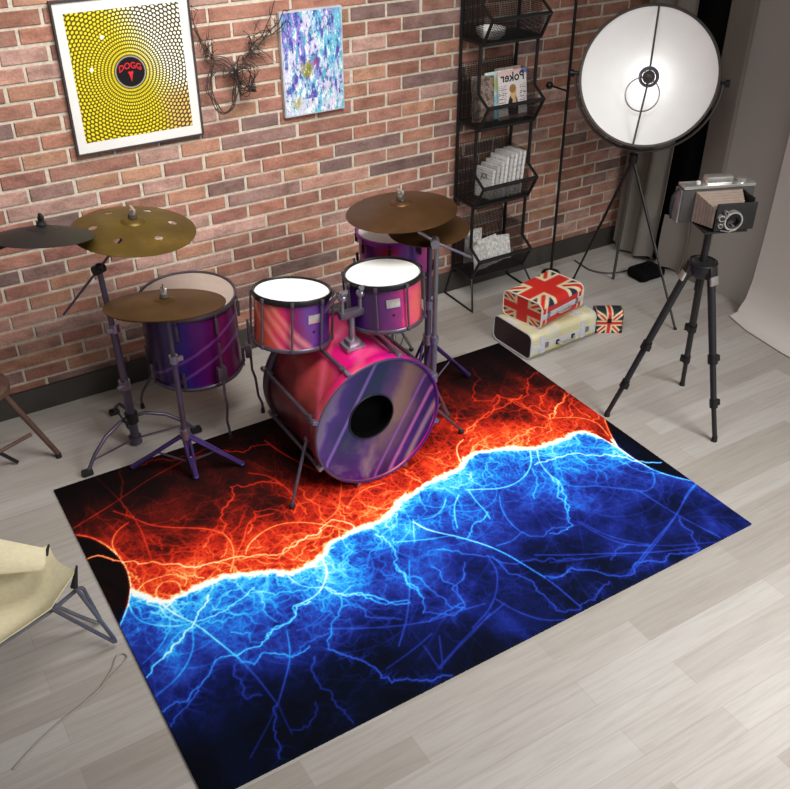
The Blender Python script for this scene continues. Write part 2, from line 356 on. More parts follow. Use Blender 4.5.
# ================================================================ the lightning rug
RD=json.loads('''{"front":[[0.474,2.713],[0.485,2.694],[0.535,2.624],[0.585,2.571],[0.641,2.582],[0.726,2.592],[0.807,2.59],[0.9,2.552],[0.988,2.511],[1.045,2.469],[1.101,2.467],[1.181,2.493],[1.263,2.538],[1.363,2.548],[1.442,2.553],[1.529,2.559],[1.595,2.587],[1.646,2.625],[1.762,2.645],[1.902,2.653],[1.981,2.669],[2.048,2.704],[2.121,2.726],[2.212,2.693],[2.319,2.641],[2.38,2.607],[2.469,2.603],[2.533,2.596],[2.612,2.609],[2.66,2.572],[2.683,2.527],[2.712,2.454],[2.7,2.397]],"arcR":[[2.825,2.639],[2.793,2.596],[2.752,2.523],[2.704,2.411],[2.706,2.297],[2.721,2.2],[2.758,2.128],[2.802,2.065],[2.82,2.044]],"arcL":[[0.386,3.133],[0.438,3.081],[0.477,3.003],[0.5,2.912],[0.505,2.817],[0.487,2.723],[0.455,2.65],[0.407,2.576],[0.384,2.547]],"red":[[1.0,1,[[0.389,2.963],[0.434,2.961],[0.476,2.901],[0.517,2.868],[0.555,2.828],[0.618,2.802],[0.684,2.752],[0.729,2.704],[0.785,2.686],[0.885,2.667],[0.946,2.634],[0.969,2.632],[1.038,2.59],[1.092,2.608],[1.164,2.616],[1.231,2.611],[1.3,2.651],[1.361,2.632],[1.383,2.563]]],[0.7,1,[[0.917,2.638],[1.029,2.57],[1.131,2.619],[1.233,2.592],[1.319,2.62],[1.363,2.548]]],[0.6,1,[[1.257,2.971],[1.211,3.03],[1.137,3.054],[1.055,3.085],[1.001,2.987],[0.946,2.925],[0.945,2.869],[0.91,2.827]]],[0.7,0,[[0.909,2.827],[0.916,2.778],[0.907,2.713],[0.892,2.671],[0.847,2.599]]],[0.6,0,[[0.569,3.195],[0.62,3.116],[0.676,3.025],[0.742,2.966],[0.813,2.919],[0.872,2.873],[0.907,2.823]]],[0.7,0,[[0.6,3.09],[0.557,3.071],[0.518,3.032],[0.502,2.997],[0.498,2.93]]],[0.45,0,[[0.392,3.173],[0.584,3.243],[0.781,3.325],[0.939,3.368],[1.105,3.413]]],[0.4,0,[[0.574,3.464],[0.615,3.235],[0.629,3.045],[0.607,2.829]]],[0.5,1,[[0.684,3.449],[0.644,3.307],[0.62,3.183],[0.626,3.102]]],[0.5,1,[[0.712,3.464],[0.783,3.431],[0.877,3.428],[0.993,3.38],[1.056,3.352]]],[0.7,1,[[1.131,3.351],[1.203,3.284],[1.297,3.295],[1.337,3.282]]],[0.8,0,[[1.329,3.322],[1.345,3.231],[1.363,3.163],[1.395,3.072],[1.435,2.976]]],[0.8,0,[[0.938,2.66],[0.964,2.695],[1.013,2.727],[1.08,2.749],[1.137,2.748],[1.196,2.724],[1.264,2.673],[1.31,2.626]]],[0.45,0,[[1.161,3.134],[1.221,3.076],[1.257,2.971],[1.264,2.885],[1.257,2.752]]],[0.6,1,[[1.306,2.92],[1.314,2.815],[1.312,2.719],[1.3,2.651]]],[0.5,1,[[1.391,2.868],[1.314,2.815],[1.212,2.78],[1.217,2.815]]],[0.6,0,[[1.5,2.883],[1.436,2.779],[1.374,2.699],[1.282,2.662]]],[0.6,0,[[1.645,2.753],[1.561,2.763],[1.484,2.74],[1.419,2.691]]],[0.7,1,[[2.168,2.873],[2.235,2.905],[2.303,2.937],[2.44,2.955],[2.524,2.983],[2.595,2.993]]],[0.6,0,[[2.524,3.004],[2.554,2.86],[2.579,2.755]]],[0.9,1,[[2.579,2.755],[2.689,2.829],[2.788,2.888]]],[0.6,1,[[2.579,2.755],[2.511,2.71],[2.38,2.718],[2.282,2.708],[2.187,2.697]]],[0.9,0,[[2.128,2.838],[2.074,2.812],[2.036,2.756],[2.016,2.702]]],[0.7,0,[[2.188,2.719],[2.156,2.774],[2.107,2.746],[2.085,2.726]]],[0.7,1,[[1.763,2.813],[1.753,2.755],[1.782,2.674]]],[0.6,1,[[2.156,2.876],[2.23,2.896],[2.273,2.936],[2.385,2.959],[2.489,3.061],[2.524,2.92],[2.553,2.832],[2.584,2.756]]],[0.5,1,[[2.506,2.99],[2.593,2.972],[2.679,3.043],[2.801,3.122]]],[0.9,1,[[2.584,2.756],[2.659,2.813],[2.7,2.835],[2.807,2.902]]],[0.5,1,[[2.67,2.715],[2.73,2.793],[2.807,2.841]]],[0.7,0,[[2.584,2.756],[2.642,2.732],[2.698,2.697],[2.748,2.622],[2.727,2.503]]],[0.6,1,[[2.579,2.759],[2.491,2.67]]],[0.4,1,[[2.355,3.071],[2.453,3.207],[2.533,3.339]]],[0.4,1,[[2.361,3.079],[2.433,3.023],[2.499,3.055]]],[0.5,1,[[2.597,2.851],[2.694,2.935],[2.788,2.976]]],[0.6,1,[[0.817,2.683],[0.874,2.615],[0.877,2.547]]],[0.5,0,[[0.841,2.538],[0.881,2.644],[0.959,2.734],[1.053,2.84],[1.139,2.825]]],[0.6,0,[[0.553,2.59],[0.567,2.658],[0.606,2.682],[0.648,2.656],[0.645,2.595]]],[0.6,0,[[0.497,2.686],[0.548,2.718],[0.588,2.717],[0.646,2.706],[0.689,2.655]]]],"blue":[[1.2,0,[[1.613,2.473],[1.634,2.408],[1.673,2.353],[1.715,2.304],[1.753,2.251],[1.783,2.205],[1.809,2.154],[1.83,2.099],[1.847,2.038],[1.862,1.977],[1.874,1.93]]],[0.7,0,[[1.874,1.93],[1.883,1.865],[1.887,1.797],[1.89,1.742]]],[0.9,1,[[1.879,1.936],[1.916,1.905],[1.942,1.905],[1.98,1.906]]],[0.8,1,[[1.89,1.919],[1.937,1.898],[1.976,1.915],[1.998,1.918],[2.027,1.884],[2.077,1.837],[2.13,1.78]]],[0.7,1,[[2.13,1.78],[2.168,1.764],[2.265,1.795],[2.308,1.769],[2.383,1.774],[2.435,1.742],[2.509,1.731]]],[0.8,1,[[1.438,2.489],[1.458,2.441],[1.461,2.386],[1.419,2.309],[1.424,2.24],[1.416,2.164],[1.413,2.088]]],[0.9,0,[[2.338,2.604],[2.281,2.527],[2.2,2.47],[2.113,2.45],[2.041,2.464],[1.982,2.496],[1.922,2.526]]],[0.9,0,[[2.366,2.587],[2.334,2.539],[2.313,2.486],[2.301,2.418],[2.306,2.362]]],[0.8,1,[[2.306,2.362],[2.273,2.331],[2.239,2.241],[2.178,2.144]]],[0.8,1,[[2.3,2.416],[2.298,2.344],[2.249,2.253],[2.194,2.17],[2.164,2.104],[2.094,2.101],[2.054,2.117]]],[0.45,0,[[2.289,2.402],[2.308,2.338],[2.343,2.296],[2.422,2.252],[2.479,2.202],[2.536,2.151],[2.587,2.111],[2.632,2.118],[2.678,2.152],[2.709,2.197]]],[0.5,0,[[2.857,2.042],[2.772,2.022],[2.585,1.93],[2.36,1.849],[2.147,1.769]]],[0.45,0,[[2.829,2.038],[2.708,1.99],[2.532,1.906],[2.3,1.816],[2.164,1.767]]],[0.45,0,[[2.558,2.143],[2.585,1.93],[2.631,1.735]]],[0.5,1,[[2.582,1.912],[2.534,1.795],[2.509,1.731]]],[1.1,1,[[2.289,2.509],[2.372,2.503],[2.491,2.485],[2.532,2.444],[2.588,2.403],[2.657,2.361],[2.699,2.29],[2.751,2.247],[2.79,2.223]]],[0.7,0,[[2.704,2.287],[2.731,2.194],[2.731,2.227]]],[0.5,0,[[1.92,2.05],[2.024,1.986],[2.15,1.917],[2.328,1.817],[2.515,1.736]]],[0.4,0,[[1.944,1.984],[2.078,1.927],[2.188,1.885]]],[0.35,0,[[2.207,2.106],[2.244,1.991],[2.36,1.849],[2.599,1.72]]],[0.5,1,[[2.159,1.869],[2.217,1.902],[2.298,1.887],[2.354,1.844]]],[1.0,0,[[1.183,2.475],[1.178,2.428],[1.16,2.389],[1.129,2.352],[1.083,2.317],[1.04,2.306],[0.976,2.307]]],[0.7,0,[[1.028,2.455],[1.038,2.408],[1.062,2.37],[1.094,2.347],[1.128,2.329]]],[0.9,1,[[1.124,2.332],[1.145,2.28],[1.194,2.249],[1.24,2.213],[1.289,2.145],[1.358,2.095]]],[0.9,1,[[0.976,2.307],[0.964,2.262],[0.924,2.243],[0.863,2.245],[0.821,2.221]]],[1.1,1,[[0.726,2.526],[0.681,2.478],[0.632,2.427],[0.588,2.404],[0.536,2.366],[0.506,2.337],[0.463,2.323],[0.396,2.274]]],[0.9,0,[[0.551,2.595],[0.585,2.499],[0.625,2.424],[0.669,2.291],[0.701,2.183]]],[0.45,0,[[0.701,2.183],[0.719,2.075],[0.731,1.938]]],[0.6,0,[[0.454,2.64],[0.451,2.589],[0.463,2.538],[0.518,2.475],[0.573,2.441],[0.626,2.426]]],[0.8,1,[[0.628,2.43],[0.724,2.422],[0.779,2.432],[0.849,2.45],[0.89,2.472]]],[0.6,0,[[0.551,2.58],[0.548,2.53],[0.561,2.485],[0.628,2.43]]],[1.0,1,[[1.039,2.295],[0.983,2.3],[0.963,2.26],[0.943,2.251],[0.858,2.245],[0.828,2.214],[0.801,2.21],[0.768,2.203],[0.698,2.199]]],[0.7,1,[[0.698,2.199],[0.64,2.221],[0.58,2.167],[0.523,2.139],[0.483,2.108],[0.425,2.119],[0.388,2.113]]],[0.55,1,[[0.53,2.147],[0.478,2.093],[0.424,2.067],[0.395,2.038]]],[0.8,1,[[0.701,2.183],[0.702,2.163],[0.735,2.13],[0.779,2.162],[0.81,2.143],[0.863,2.09],[0.939,2.104]]],[0.55,0,[[0.901,2.212],[0.873,2.131],[0.853,2.09],[0.794,2.01],[0.733,1.936]]],[0.6,1,[[0.733,1.936],[0.693,1.878],[0.67,1.802],[0.647,1.745]]],[0.35,0,[[0.734,1.935],[0.663,1.873],[0.571,1.797]]],[0.35,0,[[0.734,1.935],[0.726,1.87],[0.721,1.804]]],[0.4,0,[[0.545,2.444],[0.485,2.384],[0.405,2.339]]],[0.45,0,[[0.617,2.415],[0.573,2.302],[0.491,2.222],[0.394,2.181]]],[0.4,1,[[0.672,2.162],[0.655,2.121],[0.662,2.053],[0.652,2.01],[0.703,1.997]]],[0.6,1,[[0.882,2.477],[0.887,2.396],[0.872,2.33],[0.889,2.269]]],[0.6,1,[[0.871,2.452],[0.939,2.395],[1.072,2.36]]],[0.8,1,[[0.989,2.058],[1.011,2.024],[1.041,1.986],[1.073,1.933],[1.087,1.904],[1.09,1.857],[1.103,1.811],[1.163,1.793],[1.205,1.761],[1.269,1.747],[1.299,1.729]]],[0.6,1,[[0.989,2.058],[1.034,2.114],[1.067,2.165],[1.146,2.25],[1.22,2.283]]],[0.45,1,[[0.934,2.051],[0.89,1.948],[0.902,1.842],[0.911,1.737]]],[0.75,1,[[1.422,2.314],[1.415,2.227],[1.403,2.154],[1.415,2.101],[1.37,2.023]]],[0.45,0,[[1.477,2.288],[1.367,2.115],[1.304,2.033],[1.21,1.936]]],[0.8,1,[[1.122,2.327],[1.139,2.278],[1.185,2.242],[1.244,2.19],[1.296,2.128],[1.36,2.104]]],[0.5,1,[[1.121,2.205],[1.194,2.16],[1.18,2.117],[1.241,2.073],[1.285,2.038]]],[0.55,1,[[1.415,2.227],[1.46,2.151],[1.464,2.07],[1.477,1.987],[1.517,1.962]]],[0.55,1,[[1.37,2.023],[1.455,1.955],[1.521,1.967],[1.536,2.073],[1.657,2.161]]],[0.35,0,[[1.277,1.775],[1.381,1.817],[1.469,1.846],[1.582,1.892]]],[0.35,0,[[1.119,1.872],[1.251,1.897],[1.344,1.923]]],[0.4,0,[[1.033,2.14],[1.236,2.029],[1.369,1.979],[1.513,1.957],[1.595,1.941]]],[0.35,0,[[1.36,1.899],[1.281,1.772],[1.288,1.888]]],[0.4,1,[[0.812,2.126],[0.858,2.098],[0.93,2.122],[1.022,2.121]]],[0.4,1,[[0.723,1.824],[0.792,1.815],[0.844,1.878]]],[0.6,1,[[1.771,2.129],[1.77,2.052],[1.79,2.003],[1.818,1.948],[1.803,1.894],[1.812,1.853],[1.802,1.772],[1.878,1.729],[1.957,1.737],[2.072,1.783]]],[0.45,0,[[1.643,1.939],[1.677,1.84],[1.735,1.759],[1.81,1.716]]],[0.4,0,[[1.756,2.148],[1.738,2.063],[1.694,1.997],[1.598,1.915],[1.484,1.867]]],[0.4,0,[[1.658,1.904],[1.476,1.856],[1.271,1.779]]],[0.45,1,[[1.799,2.478],[1.777,2.403],[1.731,2.325]]],[0.5,1,[[1.531,2.209],[1.526,2.119],[1.531,1.99],[1.407,1.981],[1.336,1.991]]],[0.5,1,[[1.606,2.28],[1.726,2.166],[1.824,2.048],[1.933,2.0],[2.072,1.934]]],[0.35,0,[[2.2,2.1],[2.216,2.027],[2.269,1.912],[2.353,1.85]]],[0.8,0,[[1.875,2.515],[1.827,2.475],[1.78,2.408],[1.748,2.343]]],[0.8,0,[[1.927,2.513],[1.915,2.44],[1.908,2.358],[1.898,2.317]]],[0.7,1,[[1.917,2.361],[1.839,2.334],[1.793,2.307],[1.709,2.295]]],[0.7,0,[[1.813,2.523],[1.762,2.476],[1.703,2.455],[1.658,2.464]]],[0.6,0,[[1.622,2.486],[1.551,2.366]]],[0.6,0,[[1.485,2.406],[1.551,2.375],[1.618,2.346],[1.7,2.319]]],[0.5,0,[[2.024,2.423],[1.978,2.344],[1.955,2.244],[1.957,2.179]]],[0.5,0,[[1.962,2.185],[1.893,2.164],[1.823,2.172]]],[0.5,1,[[1.962,2.185],[2.013,2.117],[2.15,2.105]]],[0.6,1,[[2.263,2.495],[2.236,2.426],[2.156,2.352],[2.139,2.323]]]]}''')
def paint_rug(X0,X1,Y0,Y1,nx,ny):
    xs=np.linspace(X0,X1,nx); ys=np.linspace(Y0,Y1,ny); X,Y=np.meshgrid(xs,ys); cell=(X1-X0)/(nx-1)
    r=np.random.default_rng(21)
    F=np.array(RD['front']); F=F[np.argsort(F[:,0])]
    wob=fbm(ny,nx,3.2,6,3)*.007+fbm(ny,nx,2.4,24,4)*.004
    fy=np.interp(xs,np.r_[X0,F[:,0],X1],np.r_[F[0,1]+.02,F[:,1],F[-1,1]-.05]); slope=np.gradient(fy,xs); slope=np.convolve(slope,np.ones(9)/9,'same')
    D=(Y-fy[None])/np.sqrt(1+np.clip(slope,-1.5,1.5)[None]**2); Dw=D+wob
    # black lobes beyond the two glowing arcs
    AL=np.array(RD['arcL']); AL=AL[np.argsort(AL[:,1])]; AR=np.array(RD['arcR']); AR=AR[np.argsort(AR[:,1])]
    lobeL=(X<np.interp(ys,AL[:,1],AL[:,0],left=-9,right=-9)[:,None]); lobeR=(X>np.interp(ys,AR[:,1],AR[:,0],left=9,right=9)[:,None])
    buf={s:np.zeros((ny,nx)) for s in 'rb'}; 
    def splat(s,pts,amp,fade=False,wd=0):
        P=np.array(pts,float)
        for (a,c,i) in zip(P[:-1],P[1:],range(len(P)-1)):
            L=np.hypot(*(c-a)); n=max(2,int(L/cell*2.2)); t=np.linspace(0,1,n); q=a+(c-a)*t[:,None]
            A=amp*np.ones(n)
            if fade: A=amp*(1-(i+t)/(len(P)-1))**.8
            fx=(q[:,0]-X0)/cell; fyy=(q[:,1]-Y0)/((Y1-Y0)/(ny-1)); ix=np.floor(fx).astype(int); iy=np.floor(fyy).astype(int)
            for dx in (0,1):
                for dy in (0,1):
                    w=(1-abs(fx-ix-dx))*(1-abs(fyy-iy-dy)); jx=ix+dx; jy=iy+dy
                    ok=(jx>=0)&(jx<nx)&(jy>=0)&(jy<ny); np.maximum.at(buf[s],(jy[ok],jx[ok]),(A*np.sqrt(w))[ok])
    def jag(pts,amt,lv):
        P=[np.array(p,float) for p in pts]
        for l in range(lv):
            Q=[P[0]]
            for a,c in zip(P[:-1],P[1:]):
                d=c-a; L=np.hypot(*d); n=np.array([-d[1],d[0]])/(L+1e-9)
                if L>.012: Q.append((a+c)/2+n*r.normal()*L*amt)
                Q.append(c)
            P=Q
        return P
    def smooth(pts):
        P=np.array(pts,float); t=np.r_[0,np.cumsum(np.hypot(*np.diff(P,axis=0).T))]
        if len(P)<3: return P
        tt=np.linspace(0,t[-1],max(8,int(t[-1]/.02))); m=np.gradient(P,t,axis=0)
        k=np.clip(np.searchsorted(t,tt,side='right')-1,0,len(P)-2); h=(t[k+1]-t[k])[:,None]; u=((tt-t[k])/(t[k+1]-t[k]))[:,None]
        return (2*u**3-3*u**2+1)*P[k]+(u**3-2*u**2+u)*h*m[k]+(-2*u**3+3*u**2)*P[k+1]+(u**3-u**2)*h*m[k+1]
    for s,key in (('r','red'),('b','blue')):
        for amp,j,pts in RD[key]:
            amp=amp*1.25+.1; p=jag(pts,.13,4) if j else smooth(pts); splat(s,p,amp)
            if j:
                for _ in range(int(3*len(pts))):   # side twigs
                    a=np.array(p[r.integers(len(p))]); an=r.uniform(0,2*PI); L=r.uniform(.02,.09)
                    splat(s,jag([a,a+L*np.array([math.cos(an),math.sin(an)])],.18,3),amp*.45,True)
    for s,sg in (('r',1),('b',-1)):
        for _ in range(520):              # fine filaments leaving the hot front
            x=r.uniform(X0+.1,X1-.12); y=np.interp(x,xs,fy)+sg*abs(r.normal())*.09; an=r.uniform(.15,PI-.15); L=abs(r.normal())*.11+.02
            a=np.array([x,y]); e=a+L*np.array([math.cos(an),sg*math.sin(an)])
            splat(s,jag([a,(a+e)/2+r.normal(size=2)*L*.12,e],.16,4),r.uniform(.15,.5),True)
        for _ in range(420):              # filaments further out
            x=r.uniform(X0,X1); dd=abs(r.normal())*.33; y=np.interp(x,xs,fy)+sg*dd; an=r.uniform(0,2*PI); L=r.uniform(.05,.3)
            a=np.array([x,y]); e=a+L*np.array([math.cos(an),math.sin(an)])
            splat(s,jag([a,(a+e)/2+r.normal(size=2)*L*.1,e],.13,4),r.uniform(.12,.40)*math.exp(-dd*.8),r.random()<.5)
        for _ in range(90):               # loose circular arcs and straight rays
            x=r.uniform(X0+.1,X1-.1); dd=abs(r.normal())*.22; y=np.interp(x,xs,fy)+sg*dd; R=r.uniform(.04,.28); a0=r.uniform(0,2*PI); sp=r.uniform(.7,2.6)
            th=np.linspace(a0,a0+sp,26); splat(s,np.c_[x+R*np.cos(th),y+R*np.sin(th)],r.uniform(.12,.42)*math.exp(-dd*1.2))
        for _ in range(60):
            x=r.uniform(X0,X1); dd=abs(r.normal())*.5; y=np.interp(x,xs,fy)+sg*dd; an=r.uniform(0,PI); L=r.uniform(.2,.7); d=L/2*np.array([math.cos(an),math.sin(an)])
            splat(s,[np.array([x,y])-d,np.array([x,y])+d],r.uniform(.08,.2))
        for _ in range(170):              # jagged branches rooted near the front
            x=r.uniform(X0+.05,X1-.05); y=np.interp(x,xs,fy)+sg*abs(r.normal())*.10; an=r.uniform(.1,PI-.1); L=r.uniform(.10,.42)
            a=np.array([x,y]); e=a+L*np.array([math.cos(an),sg*math.sin(an)]); p=jag([a,(a+e)/2+r.normal(size=2)*L*.12,e],.15,5); splat(s,p,r.uniform(.45,.95),True)
            q=p[len(p)//3]; an+=r.choice([-1,1])*r.uniform(.4,.9); splat(s,jag([q,q+.5*L*np.array([math.cos(an),sg*math.sin(an)])],.15,4),r.uniform(.3,.6),True)
        for _ in range(45):
            x=r.uniform(X0+.1,X1-.1); dd=abs(r.normal())*.12; y=np.interp(x,xs,fy)+sg*dd; R=r.uniform(.05,.22); a0=r.uniform(0,2*PI); th=np.linspace(a0,a0+r.uniform(.8,3),30)
            splat(s,np.c_[x+R*np.cos(th),y+R*np.sin(th)],r.uniform(.3,.65)*math.exp(-dd*1.2))
    n1=fbm(ny,nx,3.6,4,8); n2=fbm(ny,nx,2.4,24,9)
    # web of hair-thin threads: zero crossings of band-passed fields
    web=np.zeros((ny,nx))
    for k,(lo,sd) in enumerate(((14,31),(22,32),(34,33),(50,34))):
        z=fbm(ny,nx,4.0,lo,sd); gy,gx=np.gradient(z); g=np.hypot(gx,gy)+1e-6; web=np.maximum(web,np.exp(-(z/g/ .8)**2)*(.5+.5*np.tanh(n1+.2*n2)))
    out=np.zeros((ny,nx,3)); I={}
    for s,sg in (('r',1),('b',-1)):
        d=np.maximum(sg*D,0); dw=np.maximum(sg*Dw,0); B=buf[s]
        sharp=np.maximum(B,blur(B,.55)*1.2); g1=np.clip(blur(B,2.0),0,.5); g2=np.clip(blur(B,8),0,.3)
        if s=='r':
            base=.04*np.exp(-dw/.04)+.15*np.exp(-(dw/.34)**1.5)+.17*np.exp(-(dw/.85)**2.5)
            base*=1+.12*n1+.05*n2
            cornL=np.exp(-(np.maximum(0,X-.42)/.30)**2-(np.maximum(0,3.44-Y)/.22)**2); cornR=np.exp(-(np.maximum(0,2.80-X)/.34)**2-(np.maximum(0,3.46-Y)/.26)**2)
            k=1-.9*np.clip(cornL+cornR,0,1); base*=k; amp=(.35+.65*k)*(.45+.55*np.exp(-d/.45))
            I[s]=base+amp*(.66*sharp+.12*g1+.16*g2)+.13*web*k*np.exp(-d/.6)*(1-.6*np.exp(-d/.08))
        else:
            base=.20*np.exp(-dw/.05)+.08*np.exp(-(dw/.24)**1.6)+.29*np.exp(-(dw/.86)**3.5)
            base*=1+.15*n1+.05*n2
            low=np.clip((2.25-Y)/.35,0,1)*np.clip((1.75-X)/.6,0,1); base*=1-.85*low
            low2=np.exp(-((X-1.95)/.22)**2-((Y-1.98)/.16)**2)+np.exp(-((X-2.62)/.2)**2-((Y-2.0)/.10)**2); base*=1-.75*np.clip(low2,0,1)
            amp=.5+.5*np.exp(-d/.5)
            I[s]=base+amp*(.58*sharp+.14*g1+.16*g2)+.12*web*np.exp(-d/.8)*(1-.6*low)*(1-.6*np.exp(-d/.08))
    hot=(1.0*np.exp(-(D+wob*.6)**2/(2*.0080**2))+.26*np.exp(-np.abs(D)/.018))*(.92+.12*n2)
    sel=(Dw>0); 
    glowL=np.zeros((ny,nx)); buf['a']=np.zeros((ny,nx)); splat('a',smooth(RD['arcL']),1.1); splat('a',smooth(RD['arcR']),1.1); ar=buf['a']; ar=np.maximum(ar,blur(ar,.7)*1.5)*.5+blur(ar,2.5)*.7
    lobe=lobeL|lobeR
    val=np.where(sel,I['r'],I['b']); val=np.where(lobe,.02+.06*np.where(sel,buf['r'],buf['b'])+.05*web*(n1>.9),val+0)
    hot=np.where(lobe,0,hot); val=val+hot+ar*.8
    for k in ('red',):   # the bolt that jumps into the left lobe, and the one into the right lobe
        pass
    jump=np.zeros((ny,nx)); buf['j']=np.zeros((ny,nx)); splat('j',jag(RD['red'][0][2][:4],.1,3),1.0); splat('j',jag(RD['blue'][15][2][-3:],.1,3),1.0); J=buf['j']; J=np.maximum(J,blur(J,.6)*1.5)+blur(J,2)*.7
    val=np.where(lobe,np.maximum(val,J*.85),val)
    RS=[(0,(7,4,5)),(.10,(26,8,8)),(.22,(74,16,12)),(.36,(150,30,18)),(.52,(216,48,26)),(.68,(240,86,40)),(.84,(255,158,84)),(1.02,(255,222,150)),(1.25,(255,255,246))]
    BS=[(0,(3,5,13)),(.10,(6,14,44)),(.22,(18,30,104)),(.36,(34,54,154)),(.50,(36,92,206)),(.66,(40,156,246)),(.82,(84,214,255)),(1.0,(170,240,255)),(1.22,(250,255,255))]
    def ramp(v,S): 
        p=[a for a,_ in S]; return np.stack([np.interp(v,p,[c[i] for _,c in S]) for i in range(3)],-1)
    cr=ramp(val,RS); cb=ramp(val,BS); 
    redside=np.where(lobeL,Y>2.62,np.where(lobeR,Y>2.50,sel))
    t=np.where(lobe,redside.astype(float),np.clip(Dw/.006*.5+.5,0,1))[...,None]
    return cb*(1-t)+cr*t
def make_rug():
    X0,X1,Y0,Y1=.391,2.808,1.724,3.469; nx,ny=738,533; zt=.008
    C=lina(paint_rug(X0,X1,Y0,Y1,nx,ny)).reshape(-1,3)
    X,Y=np.meshgrid(np.linspace(X0,X1,nx),np.linspace(Y0,Y1,ny)); P=np.stack([X,Y,np.full_like(X,zt)],-1).reshape(-1,3)
    idx=np.arange(nx*ny).reshape(ny,nx); F=np.stack([idx[:-1,:-1],idx[:-1,1:],idx[1:,1:],idx[1:,:-1]],-1).reshape(-1,4)
    ring=np.r_[idx[0,:],idx[1:,-1],idx[-1,-2::-1],idx[-2:0:-1,0]]; N=nx*ny; lowv=P[ring].copy(); lowv[:,2]=.0005; nr=len(ring)
    k=np.arange(nr); S=np.stack([ring,N+k,N+(k+1)%nr,np.roll(ring,-1)],-1)
    V=np.vstack([P,lowv]); FF=np.vstack([F,S]); org=np.array([(X0+X1)/2,(Y0+Y1)/2,0])
    me=bpy.data.meshes.new('rug'); me.vertices.add(len(V)); me.vertices.foreach_set('co',(V-org).astype(np.float32).ravel())
    me.loops.add(FF.size); me.loops.foreach_set('vertex_index',FF.astype(np.int32).ravel())
    me.polygons.add(len(FF)); me.polygons.foreach_set('loop_start',np.arange(0,FF.size,4,dtype=np.int32)); me.update(calc_edges=True); me.validate()
    set_paint(me,np.vstack([C,np.tile(lina((10,10,16)),(nr,1))]))
    me.materials.append(attr_mat('printed_rug_pile',.9,0,.08,.12,700,.05))
    o=bpy.data.objects.new('rug',me); COL.objects.link(o); o.location=org
    tag(o,'large black rug printed with red and blue lightning under the drum kit','rug')
make_rug()
# ================================================================ drum kit
def shell_mat(name,stops,d,off,scale,streak=None,rough=.28,dist=.35,ns=5):
    """glossy printed drum wrap: colour bands across the shell, smoky noise and thin light streaks"""
    q=NT(name); oc=q.obj(); n=q.noise(ns,4,oc,.55,.6)
    dp=q.n('VectorMath',operation='DOT_PRODUCT'); q.l(oc,dp.inputs[0]); dp.inputs[1].default_value=d
    t=q.math('ADD',q.math('MULTIPLY',q.math('SUBTRACT',dp.outputs['Value'],off),scale),q.math('MULTIPLY',q.math('SUBTRACT',n,.5),dist))
    t=q.math('ADD',t,.5); c=q.ramp(t,[(p,lin(k)) for p,k in stops])
    if streak:
        sd,so,sw,sc=streak
        s=q.n('VectorMath',operation='DOT_PRODUCT'); q.l(oc,s.inputs[0]); s.inputs[1].default_value=sd
        for o in so:
            a=q.math('ABSOLUTE',q.math('SUBTRACT',q.math('ADD',s.outputs['Value'],q.math('MULTIPLY',n,.04)),o))
            k=q.math('SUBTRACT',1.0,q.math('MINIMUM',q.math('DIVIDE',a,sw),1.0))
            c=q.mix(q.math('MULTIPLY',k,.55),c,lin(sc))
    q.col(c); return q.set(rough,.15,.5)
RD_=(.851,-.525,0)
M['shellA']=shell_mat('wrap_orange_to_purple',[(.0,(130,36,50)),(.12,(196,84,52)),(.30,(206,62,70)),(.42,(200,40,96)),(.56,(120,30,84)),(.72,(92,52,128)),(.9,(70,34,110)),(1,(38,16,70))],RD_,0,2.9,((1.064,-.656,1),(.10,.155,.03),.03,(244,150,140)),dist=.5,ns=9)
M['shellB']=shell_mat('wrap_purple_to_pink',[(.0,(84,22,140)),(.2,(66,18,104)),(.36,(74,48,86)),(.54,(92,40,98)),(.70,(140,32,104)),(.84,(222,66,118)),(.93,(214,96,90)),(1,(180,46,90))],RD_,0,2.8,None,dist=.45,ns=8)
M['shellF']=shell_mat('wrap_deep_violet',[(.0,(34,14,48)),(.22,(48,20,76)),(.38,(44,22,88)),(.46,(48,42,128)),(.54,(62,22,112)),(.66,(80,12,98)),(.82,(112,14,80)),(1,(56,10,62))],RD_,0,2.2,((.55,-.34,-1.0),(-.42,-.33),.012,(150,90,190)))
M['shellS']=shell_mat('wrap_violet_red',[(.0,(150,30,150)),(.22,(90,24,110)),(.40,(200,54,70)),(.55,(110,40,140)),(.75,(70,26,120)),(1,(190,60,110))],RD_,0,2.6,((.6,-.37,.8),(.0,),.02,(230,90,120)))
M['hoopS']=mat('magenta_hoop',(150,40,160),.35,.1)
M['shellK']=shell_mat('wrap_magenta_orange',[(.0,(70,22,40)),(.16,(140,54,50)),(.30,(172,60,66)),(.42,(200,22,96)),(.56,(216,14,120)),(.72,(150,20,110)),(.88,(84,26,104)),(1,(44,22,70))],(.75,-.25,.42),.13,1.35,((.5,-.7,.5),(.28,.12),.03,(236,96,130)),.3,.55,7)
M['hoopK']=shell_mat('hoop_violet',[(.0,(76,70,84)),(.3,(70,58,84)),(.5,(56,30,86)),(.75,(64,22,100)),(1,(88,22,110))],(.9,0,-.4),0,1.6,None,.35,.3)
